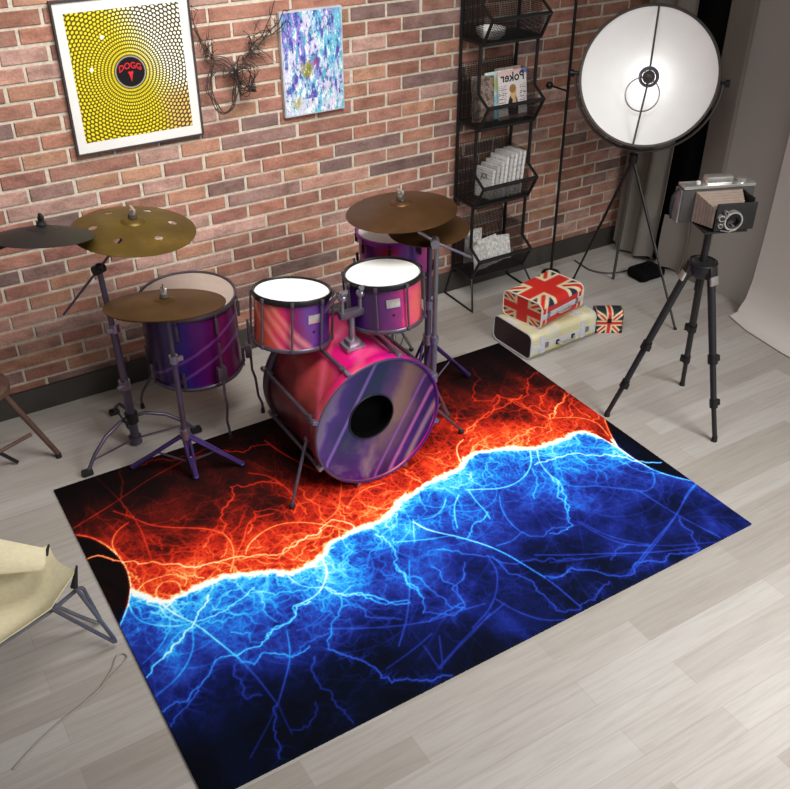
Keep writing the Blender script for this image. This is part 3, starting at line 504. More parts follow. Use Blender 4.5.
# bass-drum front skin: smoky violet, blue and orange with pale diagonal streaks
def head_mat():
    q=NT('printed_bass_skin'); oc=q.obj(); n=q.noise(4.5,4,oc,.6,.5); n2=q.noise(10,3,oc)
    dp=q.n('VectorMath',operation='DOT_PRODUCT'); q.l(oc,dp.inputs[0]); dp.inputs[1].default_value=(.93,0,-.37)
    t=q.math('ADD',q.math('ADD',q.math('MULTIPLY',dp.outputs['Value'],1.55),.62),q.math('MULTIPLY',q.math('SUBTRACT',n,.5),.28))
    c=q.ramp(t,[(.0,lin((92,86,92))),(.14,lin((100,92,104))),(.22,lin((112,92,122))),(.27,lin((70,46,104))),(.42,lin((44,46,68))),(.55,lin((46,48,70))),(.64,lin((84,56,88))),(.70,lin((124,94,80))),(.80,lin((112,80,74))),(.90,lin((64,36,74))),(1,lin((46,16,74)))])
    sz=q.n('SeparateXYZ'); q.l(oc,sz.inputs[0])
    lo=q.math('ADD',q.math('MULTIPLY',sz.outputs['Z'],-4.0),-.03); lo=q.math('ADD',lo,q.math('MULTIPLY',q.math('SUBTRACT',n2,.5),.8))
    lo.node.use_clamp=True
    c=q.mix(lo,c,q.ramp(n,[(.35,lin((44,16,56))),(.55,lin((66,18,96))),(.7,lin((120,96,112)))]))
    s=q.n('VectorMath',operation='DOT_PRODUCT'); q.l(oc,s.inputs[0]); s.inputs[1].default_value=(.86,0,-.5)
    for o,w,kc in ((-.15,.012,(150,110,190)),(.19,.014,(206,110,160)),(.125,.01,(150,90,160)),(.25,.02,(180,130,130))):
        a=q.math('ABSOLUTE',q.math('SUBTRACT',s.outputs['Value'],o)); k=q.math('SUBTRACT',1.0,q.math('MINIMUM',q.math('DIVIDE',a,w),1.0))
        c=q.mix(q.math('MULTIPLY',k,.6),c,lin(kc))
    q.col(c); return q.set(.38,0,.3)
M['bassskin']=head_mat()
def bronze(name,c,seed):
    q=NT(name); oc=q.obj(); s=q.n('SeparateXYZ'); q.l(oc,s.inputs[0])
    r=q.math('SQRT',q.math('ADD',q.math('POWER',s.outputs['X'],2),q.math('POWER',s.outputs['Y'],2)))
    g=q.math('SINE',q.math('MULTIPLY',r,900)); n=q.noise(7,4,q.mapping(oc,loc=(seed,0,0)),.6)
    a=lin(c); q.col(q.ramp(n,[(.3,tuple(x*.7 for x in a)),(.55,a),(.75,tuple(min(1,x*1.45) for x in a))]))
    q.bump(g,.12,.001); return q.set(.42,.55,.4)
M['bronzeL']=bronze('olive_bronze',(98,78,32),1); M['bronzeR']=bronze('brown_bronze',(82,56,30),2); M['bronzeH']=bronze('dark_amber_bronze',(84,60,27),3)

def drum(root,cen,nrm,R,depth,shell,head,hooptop,hoopbot,lugs,lugmat,short=False,ph=0,hr=.0048):
    """cen = centre of top rim, nrm points out of the top head"""
    n=Vector(nrm).normalized(); c=Vector(cen); x,y,_=basis(n)
    lo=c-n*depth; Rs=R-.010
    MB().lathe([(Rs,-depth+.012),(Rs,-.012)],c,n,64).build('shell',shell,root)
    MB().lathe([(.001,-.006),(R*.6,-.006),(Rs-.004,-.007),(Rs,-.012)],c,n,64).build('drum_head',head,root)
    MB().lathe([(Rs,-depth+.012),(Rs-.004,-depth+.006),(.001,-depth+.006)],c,n,64).build('resonant_head',M['beigeskin'],root)
    ht=.025 if hooptop is M['hoopdark'] else .024
    for nm,cc,mm,sg,hh in (('top_hoop',c,hooptop,-1,ht),('bottom_hoop',lo,hoopbot,1,.018)):
        MB().lathe([(Rs+.001,sg*(hh-.002)),(R-.003,sg*hh),(R,sg*(hh-.004)),(R,sg*.004),(R-.002,0),(R-.007,0),(R-.009,sg*.006),(Rs+.001,sg*.008)],cc,n,64).build(nm,mm,root)
    d0=Vector((math.cos(ph),math.sin(ph),0)); ph=math.atan2(d0.dot(y),d0.dot(x))
    for i in range(lugs):
        a=ph+2*PI*i/lugs; d=x*math.cos(a)+y*math.sin(a); b=MB(); p=c+d*(R+.004)
        if short:
            b.cyl(p-n*.03,p-n*(.03+depth*.2),.0075,None,8); b.cyl(p-n*.004,p-n*.05,.003,None,6); b.build('lug',lugmat,root); b=MB()
            b.cyl(p-n*(depth-.03),p-n*(depth*.8-.03),.0075,None,8); b.cyl(p-n*(depth-.004),p-n*(depth-.05),.003,None,6)
        else:
            b.cyl(p-n*.035,p-n*(depth-.035),hr,None,10); b.cyl(p-n*.004,p-n*(depth-.004),.0034,None,6)
            b.box(p-n*.014,(.012,.014,.02),(d,n.cross(d),n),.003); b.box(p-n*(depth-.012),(.012,.014,.016),(d,n.cross(d),n),.003)
        b.build('lug',lugmat,root)
    return x,y,n
def badge(root,c,n,R,depth,az,h=.38,vent=True):
    n=Vector(n).normalized(); d=Vector((math.cos(az),math.sin(az),0)); d=(d-n*d.dot(n)).normalized(); t=n.cross(d)
    MB().box(Vector(c)-n*(depth*h)+d*(R-.0095),(.004,.058,.036),(d,t,n),.001).build('badge',M['silver'],root)
    if vent: MB().cyl(Vector(c)-n*(depth*.62)+d*(R-.012),Vector(c)-n*(depth*.62)+d*(R-.0075),.006,None,12).build('vent_hole',M['rubber'],root)
# --- bass drum
BC=Vector((1.636,2.785,.3195)); BR=.305; BD=.50
bd=thing('bass_drum',(1.636,3.03,.008),'big magenta and orange bass drum with a round black hole in its printed front skin','drum')
ax=Vector((0,-1,0))
sh=MB().lathe([(BR-.012,-BD+.03),(BR-.012,-.03)],BC,ax,96)
sh.build('shell',M['shellK'],bd,(1.636,3.03,.312))
for nm,o,mm in (('front_hoop',0,M['shellK']),('rear_hoop',-BD+.042,M['hoopgrey'])):
    MB().lathe([(BR-.013,o-.042),(BR,o-.042),(BR+.002,o-.038),(BR+.002,o-.004),(BR,o),(BR-.010,o),(BR-.013,o-.004),(BR-.013,o-.042)],BC,ax,96).build(nm,mm,bd,(1.636,3.03,.312))
MB().torus(BC+Vector((0,.046,0)),ax,BR-.010,.005,96,8).build('hoop_gasket',M['hoopdark'],bd,(1.636,3.03,.312))
MB().torus(BC+Vector((0,.001,0)),ax,BR-.006,.0055,96,8).build('hoop_edge',M['hoopK'],bd,(1.636,3.03,.312))
def skin_with_port():
    b=MB(); n=96; P=Vector((1.606,BC.y+.012,.353)); r=.107
    inner=[];outer=[];mid=[]
    for i in range(n):
        a=2*PI*i/n; inner.append(P+Vector((math.cos(a)*r,0,math.sin(a)*r)))
        outer.append(Vector((BC.x+math.cos(a)*(BR-.014),BC.y+.006,BC.z+math.sin(a)*(BR-.014))))
        k=.9; mid.append(Vector((BC.x+math.cos(a)*(BR-.03),BC.y+.012,BC.z+math.sin(a)*(BR-.03))))
    # match rings by angle about the port
    b.v=inner+mid+outer
    for i in range(n):
        j=(i+1)%n; b.f+=[(i,j,n+j,n+i),(n+i,n+j,2*n+j,2*n+i)]
    return b
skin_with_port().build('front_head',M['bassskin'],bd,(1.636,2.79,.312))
MB().lathe([(.104,.003),(.108,.0035),(.1095,-.001),(.1045,-.004),(.104,.003)],(1.606,BC.y+.010,.353),ax,64).build('port_ring',M['blackplastic'],bd)
MB().lathe([(.1055,0),(.1055,-.06),(.001,-.065)],(1.606,BC.y+.011,.353),ax,48).build('port_hole',M['void'],bd)
MB().lathe([(BR-.014,-BD+.02),(.001,-BD+.02)],BC,ax,64).build('rear_head',M['white'],bd)
for i in range(8):
    a=PI/8+2*PI*i/8+.06; d=Vector((math.cos(a),0,math.sin(a))); b=MB()
    y0,y1=BC.y+.05,BC.y+BD-.05; p=BC+d*(BR+.010)
    b.cyl((p.x,y0,p.z),(p.x,y1,p.z),.0085,None,10); b.cyl((p.x,BC.y+.008,p.z),(p.x,BC.y+BD-.008,p.z),.004,None,8)
    for yy in (y0,y1): b.box((p.x-d.x*.006,yy,p.z-d.z*.006),(.03,.026,.022),(d,Vector((0,1,0)),d.cross(Vector((0,1,0)))),.004)
    lg=b.build('tension_lug',M['hoopgrey'],bd)
    for yy in (BC.y+.012,BC.y+BD-.012):
        MB().box((p.x-d.x*.002,yy,p.z-d.z*.002),(.026,.03,.018),(d,Vector((0,1,0)),d.cross(Vector((0,1,0)))),.004).build('claw_hook',M['chrome'],lg)
for x0,x1,foot in ((1.352,1.222,(1.222,2.813,.020)),(1.925,2.143,(2.143,2.881,.020))):
    p0=Vector((x0,2.90,.27)); p1=Vector(foot); b=MB()
    kn=p0.lerp(p1,.42)+Vector((0,0,.012)); b.tube([p0,kn,p1+Vector((0,0,.01))],[.009,.0075,.0065],8); b.sphere(tuple(p0),.016,12)
    sp=b.build('spur',M['hoopgrey'],bd); MB().sphere(tuple(p1+Vector((0,0,.002))),.0145,12,(1,1,.9)).build('rubber_tip',M['rubber'],sp)
# tom holder on top of the bass drum
pc=Vector((1.612,2.955,.608)); b=MB(); b.box(pc+Vector((0,0,.012)),(.09,.075,.022),None,.005); b.box(pc+Vector((0,0,.03)),(.055,.05,.03),None,.006); th=b.build('tom_holder',M['chrome'],bd)
MB().cyl(pc+Vector((0,0,.02)),pc+Vector((0,0,.16)),.0135,None,14).build('post',M['chrome'],th)
b=MB(); b.box(pc+Vector((0,0,.165)),(.115,.034,.034),None,.006); b.build('yoke',M['hoopgrey'],th)
for s,e in ((-1,Vector((1.512,3.05,.735))),(1,Vector((1.735,3.0,.77)))):
    p=pc+Vector((s*.042,0,.17)); b=MB(); b.tube([p,p+Vector((0,0,.07)),p+Vector((s*.012,.012,.09)),e],.0095,10); b.build('tom_arm',M['chrome'],th)
    b=MB(); b.sphere(tuple(p+Vector((0,-.004,.075))),.020,12); b.box(p+Vector((0,-.02,.105)),(.032,.012,.022),None,.004); b.build('wing_knob',M['chrome'],th)
# --- rack toms
tl=thing('rack_tom',(1.45,3.15,.60),'orange-red to purple rack tom with white skin mounted over the left of the bass drum','drum','rack toms')
nL=(.12,.10,1); drum(tl,(1.445,3.155,.842),nL,.166,.225,M['shellA'],M['white'],M['hoopdark'],M['hoopgrey'],8,M['hoopgrey'],ph=-2.02)
badge(tl,(1.445,3.155,.842),nL,.166,.225,-1.42)
tr=thing('rack_tom',(1.80,3.02,.66),'purple to bright pink rack tom with white skin, over the right of the bass drum','drum','rack toms')
nR=(-.01,.08,1); drum(tr,(1.80,3.02,.887),nR,.167,.215,M['shellB'],M['white'],M['hoopdark'],M['hoopgrey'],8,M['hoopgrey'],ph=-2.28)
badge(tr,(1.80,3.02,.887),nR,.167,.215,-1.86)
# --- floor tom
ft=thing('floor_tom',(1.178,3.665,.0),'deep violet floor tom on three bent legs behind the hi-hat','drum')
drum(ft,(1.163,3.674,.665),(-.02,-.03,1),.223,.385,M['shellF'],M['beigeskin'],M['hoopgrey'],M['hoopgrey'],8,M['hoopgrey'],True,ph=.2)
for foot in ((.935,3.89),(1.425,3.545),(1.20,3.42)):
    d=Vector((foot[0]-1.178,foot[1]-3.665,0)).normalized(); p=Vector((1.178,3.665,0))+d*.242; f=Vector((foot[0],foot[1],0)); b=MB()
    b.tube([p+Vector((0,0,.52)),p+Vector((0,0,.25)),p+d*.012+Vector((0,0,.20)),f+Vector((0,0,.10))-d*.015,f+Vector((0,0,.055)),f+Vector((0,0,.012))],.0065,8); lg=b.build('leg',M['hoopgrey'],ft)
    MB().cyl(f+Vector((0,0,.0085 if foot[1]<3.47 else .001)),f+Vector((0,0,.03)),.011,.008,10).build('rubber_foot',M['rubber'],lg)
    MB().box(p+Vector((0,0,.36))-d*.008,(.03,.045,.07),(d,Vector((0,0,1)).cross(d),Vector((0,0,1))),.006).build('leg_bracket',M['hoopgrey'],ft)
# --- snare / low tom behind the crash cymbals, on its stand
sn=thing('snare_drum',(2.128,3.455,.60),'violet drum with a red patch half hidden behind the brown crash cymbals','drum')
drum(sn,(2.128,3.455,.845),(-.03,.03,1),.183,.20,M['shellS'],M['white'],M['hoopS'],M['hoopdark'],8,M['hoopdark'],True,ph=.1)
ss=thing('snare_stand',(2.12,3.455,0),'tripod stand holding up the violet drum behind the crash cymbals','stand')
MB().cyl((2.12,3.455,.05),(2.12,3.455,.585),.012,None,12).build('tube',M['greysteel'],ss)
for a in (.70,2.4,4.2):
    d=Vector((math.cos(a),math.sin(a),0)); c=Vector((2.12,3.455,0)); b=MB()
    b.tube([c+Vector((0,0,.34)),c+d*.15+Vector((0,0,.2)),c+d*.31+Vector((0,0,.022))],.008,8); b.cyl(c+Vector((0,0,.1)),c+d*.17+Vector((0,0,.17)),.004,None,6)
    lg=b.build('leg',M['greysteel'],ss); MB().sphere(tuple(c+d*.31+Vector((0,0,.022 if a>4 else .013))),.013,10).build('rubber_foot',M['rubber'],lg)
    b=MB(); b.tube([c+Vector((0,0,.575)),c+d*.14+Vector((0,0,.605)),c+d*.195+Vector((.008,0,.635)),c+d*.20+Vector((.008,0,.67))],.007,8); b.build('basket_arm',M['greysteel'],ss)
# --- cymbals
def cymbal(cen,nrm,R,m,label,group,name='crash_cymbal',holes=0,bell=None,topper=True,dome=1.0):
    bell=bell or R*.2; z=Vector(nrm).normalized()
    rr=list(np.linspace(.004,bell,9))+list(np.linspace(bell,R,34))[1:]
    def h(r):
        if r<bell: return -R*.20+R*.13+R*.09*math.sqrt(max(0,1-(r/bell)**2*.92))-.0
        return -R*.20+(R*.13+R*.09*.28)*(1-((r-bell)/(R-bell))**1.35*1.0)
    h0=h(rr[0]); nseg=160; b=MB(); x,y,_=basis(z); pts=[]
    for t in (0,-.0018):
        for r in rr:
            for i in range(nseg):
                a=2*PI*i/nseg; pts.append(Vector((r*math.cos(a),r*math.sin(a),(h(r)-h0)*dome+t)))
    m_=len(rr); N=m_*nseg; hc=[(.63*R*math.cos(.35+2*PI*k/holes),.63*R*math.sin(.35+2*PI*k/holes)) for k in range(holes)]; hr=R*.072
    # pull vertices near a hole onto its circle so that the opening is round
    inh=lambda px,py: any((px-a)**2+(py-c)**2<hr*hr for a,c in hc)
    for p in pts:
        for a,c in hc:
            dx,dy=p.x-a,p.y-c; d=math.hypot(dx,dy)
            if hr<=d<hr*1.28 and d>1e-6: p.x=a+dx/d*hr; p.y=c+dy/d*hr
    b.v=[Vector(p) for p in pts]; present=set()
    for i in range(m_-1):
        for k in range(nseg):
            l=(k+1)%nseg; q=(i*nseg+k,i*nseg+l,(i+1)*nseg+l,(i+1)*nseg+k)
            cx=sum(pts[j].x for j in q)/4; cy=sum(pts[j].y for j in q)/4
            if inh(cx,cy): continue
            b.f.append(q); b.f.append(tuple(N+j for j in reversed(q)))
    for k in range(nseg): # rim
        l=(k+1)%nseg; o=(m_-1)*nseg; b.f.append((o+k,o+l,N+o+l,N+o+k))
    rt=thing(name,cen,label,'cymbal',group)
    o=b.build('cymbal_plate',m,None,(0,0,0)); o.parent=rt; o.location=(0,0,0)
    rot=Matrix((x,y,z)).transposed(); o.rotation_euler=rot.to_euler()
    if topper:
        c=Vector(cen); b=MB(); b.cyl(c+z*.002,c+z*.014,.019,.017,16); b.build('felt_washer',M['felt'],rt)
        b=MB(); b.cyl(c+z*.014,c+z*.034,.012,None,14); b.box(c+z*.036,(.05,.012,.016),(x,y,z),.004); b.cyl(c+z*.0,c+z*.042,.004,None,8); b.build('wing_nut',M['silver'],rt)
    return rt
crash_group='crash cymbals'
cymbal((.950,3.558,1.118),(.08,-.05,1),.25,M['bronzeL'],'olive bronze crash cymbal with six round holes, highest on the left by the framed poster',crash_group,holes=6)
cymbal((1.997,3.195,1.10),(-.05,.05,1),.24,M['bronzeR'],'upper brown crash cymbal on the right, over the violet drum',crash_group)
cymbal((2.125,3.17,.985),(-.05,.0,1),.181,M['bronzeR'],'smaller lower brown cymbal tucked under the right crash cymbal',crash_group)
# hi-hat pair
HX,HY=.945,3.268
cymbal((HX,HY,.886),(.105,.19,1),.238,M['bronzeH'],'dark amber hi-hat cymbal in front of the violet floor tom','hi-hat cymbals','hi_hat_cymbal',dome=.5)
cymbal((HX-.005,HY-.010,.829),(-.105,-.19,-1),.236,M['bronzeH'],'lower hi-hat cymbal facing down under the top one before the floor tom','hi-hat cymbals','hi_hat_cymbal',topper=False,dome=.5)
hs=thing('hi_hat_stand',(HX,HY,.008),'purple-tinted hi-hat stand with three splayed legs on the back edge of the rug','stand')
MB().cyl((HX,HY,.05),(HX,HY,.60),.013,.012,14).build('lower_tube',M['purplesteel'],hs)
MB().cyl((HX,HY,.60),(HX,HY,.84),.010,None,12).build('upper_tube',M['purplesteel'],hs)
MB().cyl((HX,HY,.84),(HX,HY,.945),.0035,None,8).build('pull_rod',M['chrome'],hs)
b=MB(); b.cyl((HX,HY,.585),(HX,HY,.62),.019,None,14); b.box((HX+.022,HY-.01,.603),(.03,.014,.02),None,.003); b.build('height_collar',M['chrome'],hs)
b=MB(); b.cyl((HX,HY,.20),(HX,HY,.25),.022,None,14); b.build('leg_collar',M['chrome'],hs)
def strap_leg(parent,c,foot,ztop,m,rf=.012,rubber=True,zf=.010,bend=.0,w=.017):
    c=Vector(c); f=Vector((foot[0],foot[1],zf)); top=c+Vector((0,0,ztop)); d=(f-top); side=d.cross(Vector((0,0,1))).normalized()
    midp=top.lerp(f,.5)+Vector((0,0,bend)); b=MB()
    b.tube([top+side*w,midp+side*w*.9,f+side*w*.35],.0068,8); b.tube([top-side*w,midp-side*w*.9,f-side*w*.35],.0068,8)
    b.tube([midp.lerp(f,.1),f],[.0105,.0135],8)
    lg=b.build('leg',m,parent)
    if rubber: MB().sphere(tuple(f),rf+.003,10,(1,1,.7)).build('rubber_foot',m if m is M['purpleleg'] else M['rubber'],lg)
    MB().cyl(Vector((c.x,c.y,.07)),top.lerp(f,.55),.0045,None,6).build('brace',M['purplesteel'],lg)
    return lg
for f_ in ((.737,3.432),(.949,3.216),(1.16,3.195)):
    strap_leg(hs,(HX,HY,0),f_,.225,M['purpleleg'],zf=.02 if f_[1]<3.44 else .018,w=.013)
# left boom stand
bs=thing('cymbal_stand',(.812,3.622,0),'purple-grey boom stand on the bare floor at left holding the crash cymbal with holes','stand','cymbal stands')
b=MB(); b.cyl((.812,3.622,.012),(.812,3.622,.33),.021,.020,16); b.build('lower_tube',M['purplesteel'],bs)
MB().cyl((.812,3.622,.33),(.805,3.624,.62),.0165,None,14).build('middle_tube',M['purplesteel'],bs)
MB().cyl((.805,3.624,.62),(.795,3.627,.89),.0125,None,14).build('upper_tube',M['purplesteel'],bs)
for z,r in ((.33,.026),(.62,.022)):
    b=MB(); b.cyl((.81,3.623,z-.02),(.81,3.623,z+.02),r,None,14); b.box((.785,3.60,z),(.03,.014,.022),None,.004); b.build('height_collar',M['chrome'],bs)
b=MB(); b.cyl((.812,3.622,.125),(.812,3.622,.175),.030,None,16); b.sphere((.775,3.59,.165),.014,10); b.sphere((.784,3.585,.13),.012,10); b.build('leg_collar',M['blackplastic'],bs)
MB().cyl((.812,3.622,.010),(.812,3.622,.045),.030,None,16).build('foot_boss',M['purplesteel'],bs)
cl=Vector((.794,3.627,.90)); b=MB(); b.cyl(cl+Vector((-.022,-.01,0)),cl+Vector((.022,.01,0)),.021,None,14); b.sphere(tuple(cl+Vector((0,-.01,.015))),.017,10); b.build('tilter',M['hoopdark'],bs)
e=Vector((.940,3.561,1.08)); d=e-cl; MB().cyl(cl-d*1.12,e,.0055,None,8).build('boom_arm',M['purplesteel'],bs)
MB().cyl(e-Vector((0,0,.02)),Vector((.950,3.558,1.15)),.004,None,8).build('cymbal_rod',M['chrome'],bs)
for f_,m_ in (((.55,3.504),M['purplesteel']),((1.085,3.56),M['purplesteel']),((.80,3.91),M['purplesteel'])):
    c=Vector((.812,3.622,0)); f=Vector((f_[0],f_[1],.012)); d=f-c; b=MB()
    b.tube([c+Vector((0,0,.15)),c+d*.22+Vector((0,0,.158)),c+d*.55+Vector((0,0,.125)),c+d*.8+Vector((0,0,.07)),f],.0085,10); lg=b.build('leg',m_,bs)
    MB().cyl(c+Vector((0,0,.03)),c+d*.86+Vector((0,0,.045)),.0045,None,6).build('brace',M['purplesteel'],lg)
    MB().box(f+Vector((0,0,.002)),(.05,.034,.026),None,.008).build('rubber_foot',M['rubber'],lg)
# right boom stand (front) and straight stand (behind)
rs=thing('cymbal_stand',(2.045,2.985,.008),'grey boom stand just right of the bass drum carrying the upper right crash','stand','cymbal stands')
RXY=Vector((2.045,2.985,0))
MB().cyl(RXY+Vector((0,0,.05)),RXY+Vector((0,0,.5)),.0145,None,14).build('lower_tube',M['greysteel'],rs)
MB().cyl(RXY+Vector((0,0,.5)),RXY+Vector((0,0,.965)),.011,None,12).build('upper_tube',M['greysteel'],rs)
b=MB(); b.cyl(RXY+Vector((0,0,.485)),RXY+Vector((0,0,.52)),.02,None,14); b.build('height_collar',M['chrome'],rs)
b=MB(); b.cyl(RXY+Vector((0,0,.28)),RXY+Vector((0,0,.32)),.022,None,14); b.build('leg_collar',M['chrome'],rs)
j=RXY+Vector((-.006,.004,.972)); b=MB(); b.cyl(j+Vector((-.012,-.02,0)),j+Vector((.012,.02,0)),.019,None,14); b.sphere(tuple(j),.018,12); b.build('tilter',M['chrome'],rs)
e=Vector((1.995,3.16,1.07)); lowe=Vector((2.235,3.0,.852)); 
MB().tube([lowe,j,Vector((1.99,3.035,1.012)),e],[.0055,.0055,.0075,.0075],8).build('boom_arm',M['chrome'],rs)
MB().cyl(e-Vector((0,0,.012)),Vector((1.997,3.195,1.13)),.0045,None,8).build('cymbal_rod',M['chrome'],rs)
for f_ in ((2.165,3.03),(1.965,3.03),(1.985,2.955)):
    strap_leg(rs,RXY,f_,.26,M['greysteel'],zf=.020,w=.008)
r2=thing('cymbal_stand',(2.155,3.20,.008),'dark violet straight stand behind the grey boom stand, its double-braced leg reaching the rug edge','stand','cymbal stands')
c2=Vector((2.155,3.20,0))
MB().cyl(c2+Vector((0,0,.05)),c2+Vector((0,0,.55)),.016,None,14).build('lower_tube',M['purplesteel'],r2)
MB().cyl(c2+Vector((0,0,.55)),c2+Vector((-.02,-.03,.93)),.012,None,12).build('upper_tube',M['purplesteel'],r2)
b=MB(); b.cyl(c2+Vector((0,0,.53)),c2+Vector((0,0,.57)),.021,None,14); b.build('height_collar',M['chrome'],r2)
MB().cyl(c2+Vector((-.02,-.03,.92)),Vector((2.125,3.17,1.01)),.0045,None,8).build('cymbal_rod',M['chrome'],r2)
b=MB(); b.cyl(c2+Vector((0,0,.34)),c2+Vector((0,0,.39)),.024,None,14); b.build('leg_collar',M['chrome'],r2)
for f_ in ((2.463,3.275),(2.03,3.12),(2.20,3.42)):
    strap_leg(r2,c2,f_,.36,M['purpleleg'],zf=.02,w=.021)
# black cymbal pad reaching in from the left
bp=cymbal((.590,3.51,1.182),(.13,.16,1),.192,M['blackplastic'],'black rubber cymbal pad poking in at the left edge before the olive crash','cymbal pads','cymbal_pad',bell=.06)
bp['category']='cymbal pad'
for ch in bp.children:
    if ch.name.startswith(('wing','felt')): ch.data.materials[0]=M['rubber']
ps=thing('pad_stand',(.05,3.80,0),'black stand holding the cymbal pad, out past the left edge','stand')
MB().cyl((.05,3.80,.02),(.05,3.80,.98),.013,None,12).build('tube',M['black'],ps)
MB().tube([(.05,3.80,.98),(.36,3.60,1.08),(.587,3.512,1.155)],.008,8).build('boom_arm',M['black'],ps)
for k in range(3):
    a=PI*.6+2*PI*k/3; c=Vector((.05,3.8,0)); d=Vector((math.cos(a),math.sin(a),0)); MB().tube([c+Vector((0,0,.3)),c+d*.26+Vector((0,0,.012))],.009,8).build('leg',M['black'],ps)
# ================================================================ stool and folding chair at left
st=thing('wooden_stool',(.24,3.72,0),'brown wooden stool by the wall at the left edge, one leg showing','stool')
MB().lathe([(.001,.46),(.13,.46),(.145,.452),(.145,.43),(.13,.425),(.001,.425)],(.21,3.73,0),(0,0,1),40).build('seat',M['wood'],st)
for fx,fy in ((.475,3.706),(.12,3.56),(.12,3.92)):
    t=Vector((.21,3.73,.43)).lerp(Vector((fx,fy,.43)),.35); b=MB(); b.tube([t,(fx,fy,.022)],[.014,.0125],10); lg=b.build('leg',M['wood'],st)
    MB().cyl((fx,fy,.0),(fx,fy,.022),.015,.013,10).build('foot_cap',M['rubber'],lg)
MB().cyl((.385,3.71,.16),(.155,3.62,.16),.009,None,8).build('stretcher',M['wood'],st)

ch=thing('butterfly_chair',(.12,2.50,0),'cream canvas folding chair on bent grey tubes at the left edge beside the rug','chair')
def sling():
    b=MB(); nu,nv=22,16; top=[]
    A=Vector((.292,2.528,.36)); B=Vector((.243,2.690,.37)); Cc=Vector((-.12,2.72,.33)); D=Vector((-.10,2.33,.33)); E=Vector((.175,2.425,.335))
    # quad patch A(right tip) B(back tip) far corner, near edge E; scooped in the middle
    def P(u,v):
        r=A.lerp(E,v) if False else None
        e0=B.lerp(A,v) if v<.62 else A.lerp(E,(v-.62)/.38)
        if v<.62: e0=B.lerp(A,v/.62)
        e1=Cc.lerp(D,v); p=e0.lerp(e1,u); p.z-=.055*math.sin(PI*min(1,u*1.25))*math.sin(PI*v)**.7+.014*math.sin(PI*(v/.62 if v<.62 else (v-.62)/.38))*(1-u)
        inward=.016*math.sin(PI*(v/.62 if v<.62 else (v-.62)/.38))*(1-u)**2; p.x-=inward
        return p
    for t in (0,-.006):
        for j in range(nv):
            for i in range(nu): p=P(i/(nu-1),j/(nv-1)); b.v.append((p.x,p.y,p.z+t))
    N=nu*nv
    for j in range(nv-1):
        for i in range(nu-1):
            k=j*nu+i; b.f.append((k,k+1,k+nu+1,k+nu)); b.f.append((N+k,N+k+nu,N+k+nu+1,N+k+1))
    ring=list(range(nu))+[j*nu+nu-1 for j in range(1,nv)]+[(nv-1)*nu+i for i in range(nu-2,-1,-1)]+[j*nu for j in range(nv-2,0,-1)]
    for a,c in zip(ring,ring[1:]+ring[:1]): b.f.append((a,N+a,N+c,c))
    return b
sling().build('seat_canvas',M['canvas'],ch)
b=MB(); nb=[]
for t in (0,-.006):
    for j in range(8):
        for i in range(8):
            u=i/7; v=j/7; p=Vector((.225,2.642,.40)).lerp(Vector((.19,2.545,.40)),v).lerp(Vector((-.1,2.70,.62)).lerp(Vector((-.1,2.46,.58)),v),u); b.v.append((p.x,p.y,p.z+t-.02*math.sin(PI*v)))
for j in range(7):
    for i in range(7):
        k=j*8+i; b.f.append((k,k+1,k+9,k+8)); b.f.append((64+k,64+k+8,64+k+9,64+k+1))
ring=list(range(8))+[j*8+7 for j in range(1,8)]+[56+i for i in range(6,-1,-1)]+[j*8 for j in range(6,0,-1)]
for a,c in zip(ring,ring[1:]+ring[:1]): b.f.append((a,64+a,64+c,c))
b.build('back_canvas',M['canvas'],ch)
for tip,q in (((.243,2.690,.372),(.225,2.665,.345)),((.296,2.532,.374),(.268,2.515,.30))):
    MB().cyl(tip,q,.003,.013,8).build('corner_pocket',M['rubber'],ch)
G=M['greysteel']
for pts in ([(.268,2.520,.31),(.358,2.468,.011),(.175,2.440,.318)],
            [(-.08,2.36,.30),(.175,2.452,.295),(.285,2.545,.262),(.300,2.556,.245),(.337,2.606,.02),(.322,2.606,.012),(.255,2.60,.10),(.12,2.62,.27),(-.1,2.68,.32)],
            [(-.10,2.33,.32),(-.20,2.48,.011),(-.12,2.70,.32)]):
    # round the corners a little
    P=[Vector(p) for p in pts]; Q=[P[0]]
    for a,c,e in zip(P,P[1:],P[2:]):
        r=min(.025,(c-a).length*.3,(e-c).length*.3); Q+= [c+(a-c).normalized()*r,c+((a-c).normalized()+(e-c).normalized())*r*.35,c+(e-c).normalized()*r]
    Q.append(P[-1]); MB().tube(Q,.0075,8).build('frame_tube',G,ch)
# pale cord on the floor
P=[(-.08,2.15,.004),(.003,2.206,.004),(.092,2.25,.004),(.17,2.28,.004),(.235,2.308,.006),(.29,2.345,.004),(.345,2.378,.004),(.368,2.402,.004),(.358,2.425,.004),(.335,2.42,.004),(.302,2.37,.004),(.255,2.325,.004)]
def spline(P,k=6):
    P=[Vector(p) for p in P]; Q=[]
    for i in range(len(P)-1):
        a=P[max(0,i-1)];b_=P[i];c=P[i+1];d=P[min(len(P)-1,i+2)]
        for j in range(k):
            t=j/k; Q.append(.5*((2*b_)+(c-a)*t+(2*a-5*b_+4*c-d)*t*t+(3*b_-a-3*c+d)*t**3))
    return Q+[P[-1]]
tag(MB().tube(spline(P),.0026,6).build('cord',M['cord'],None,(.2,2.3,0)),'thin pale grey cord looped on the floor at the lower left','cord')

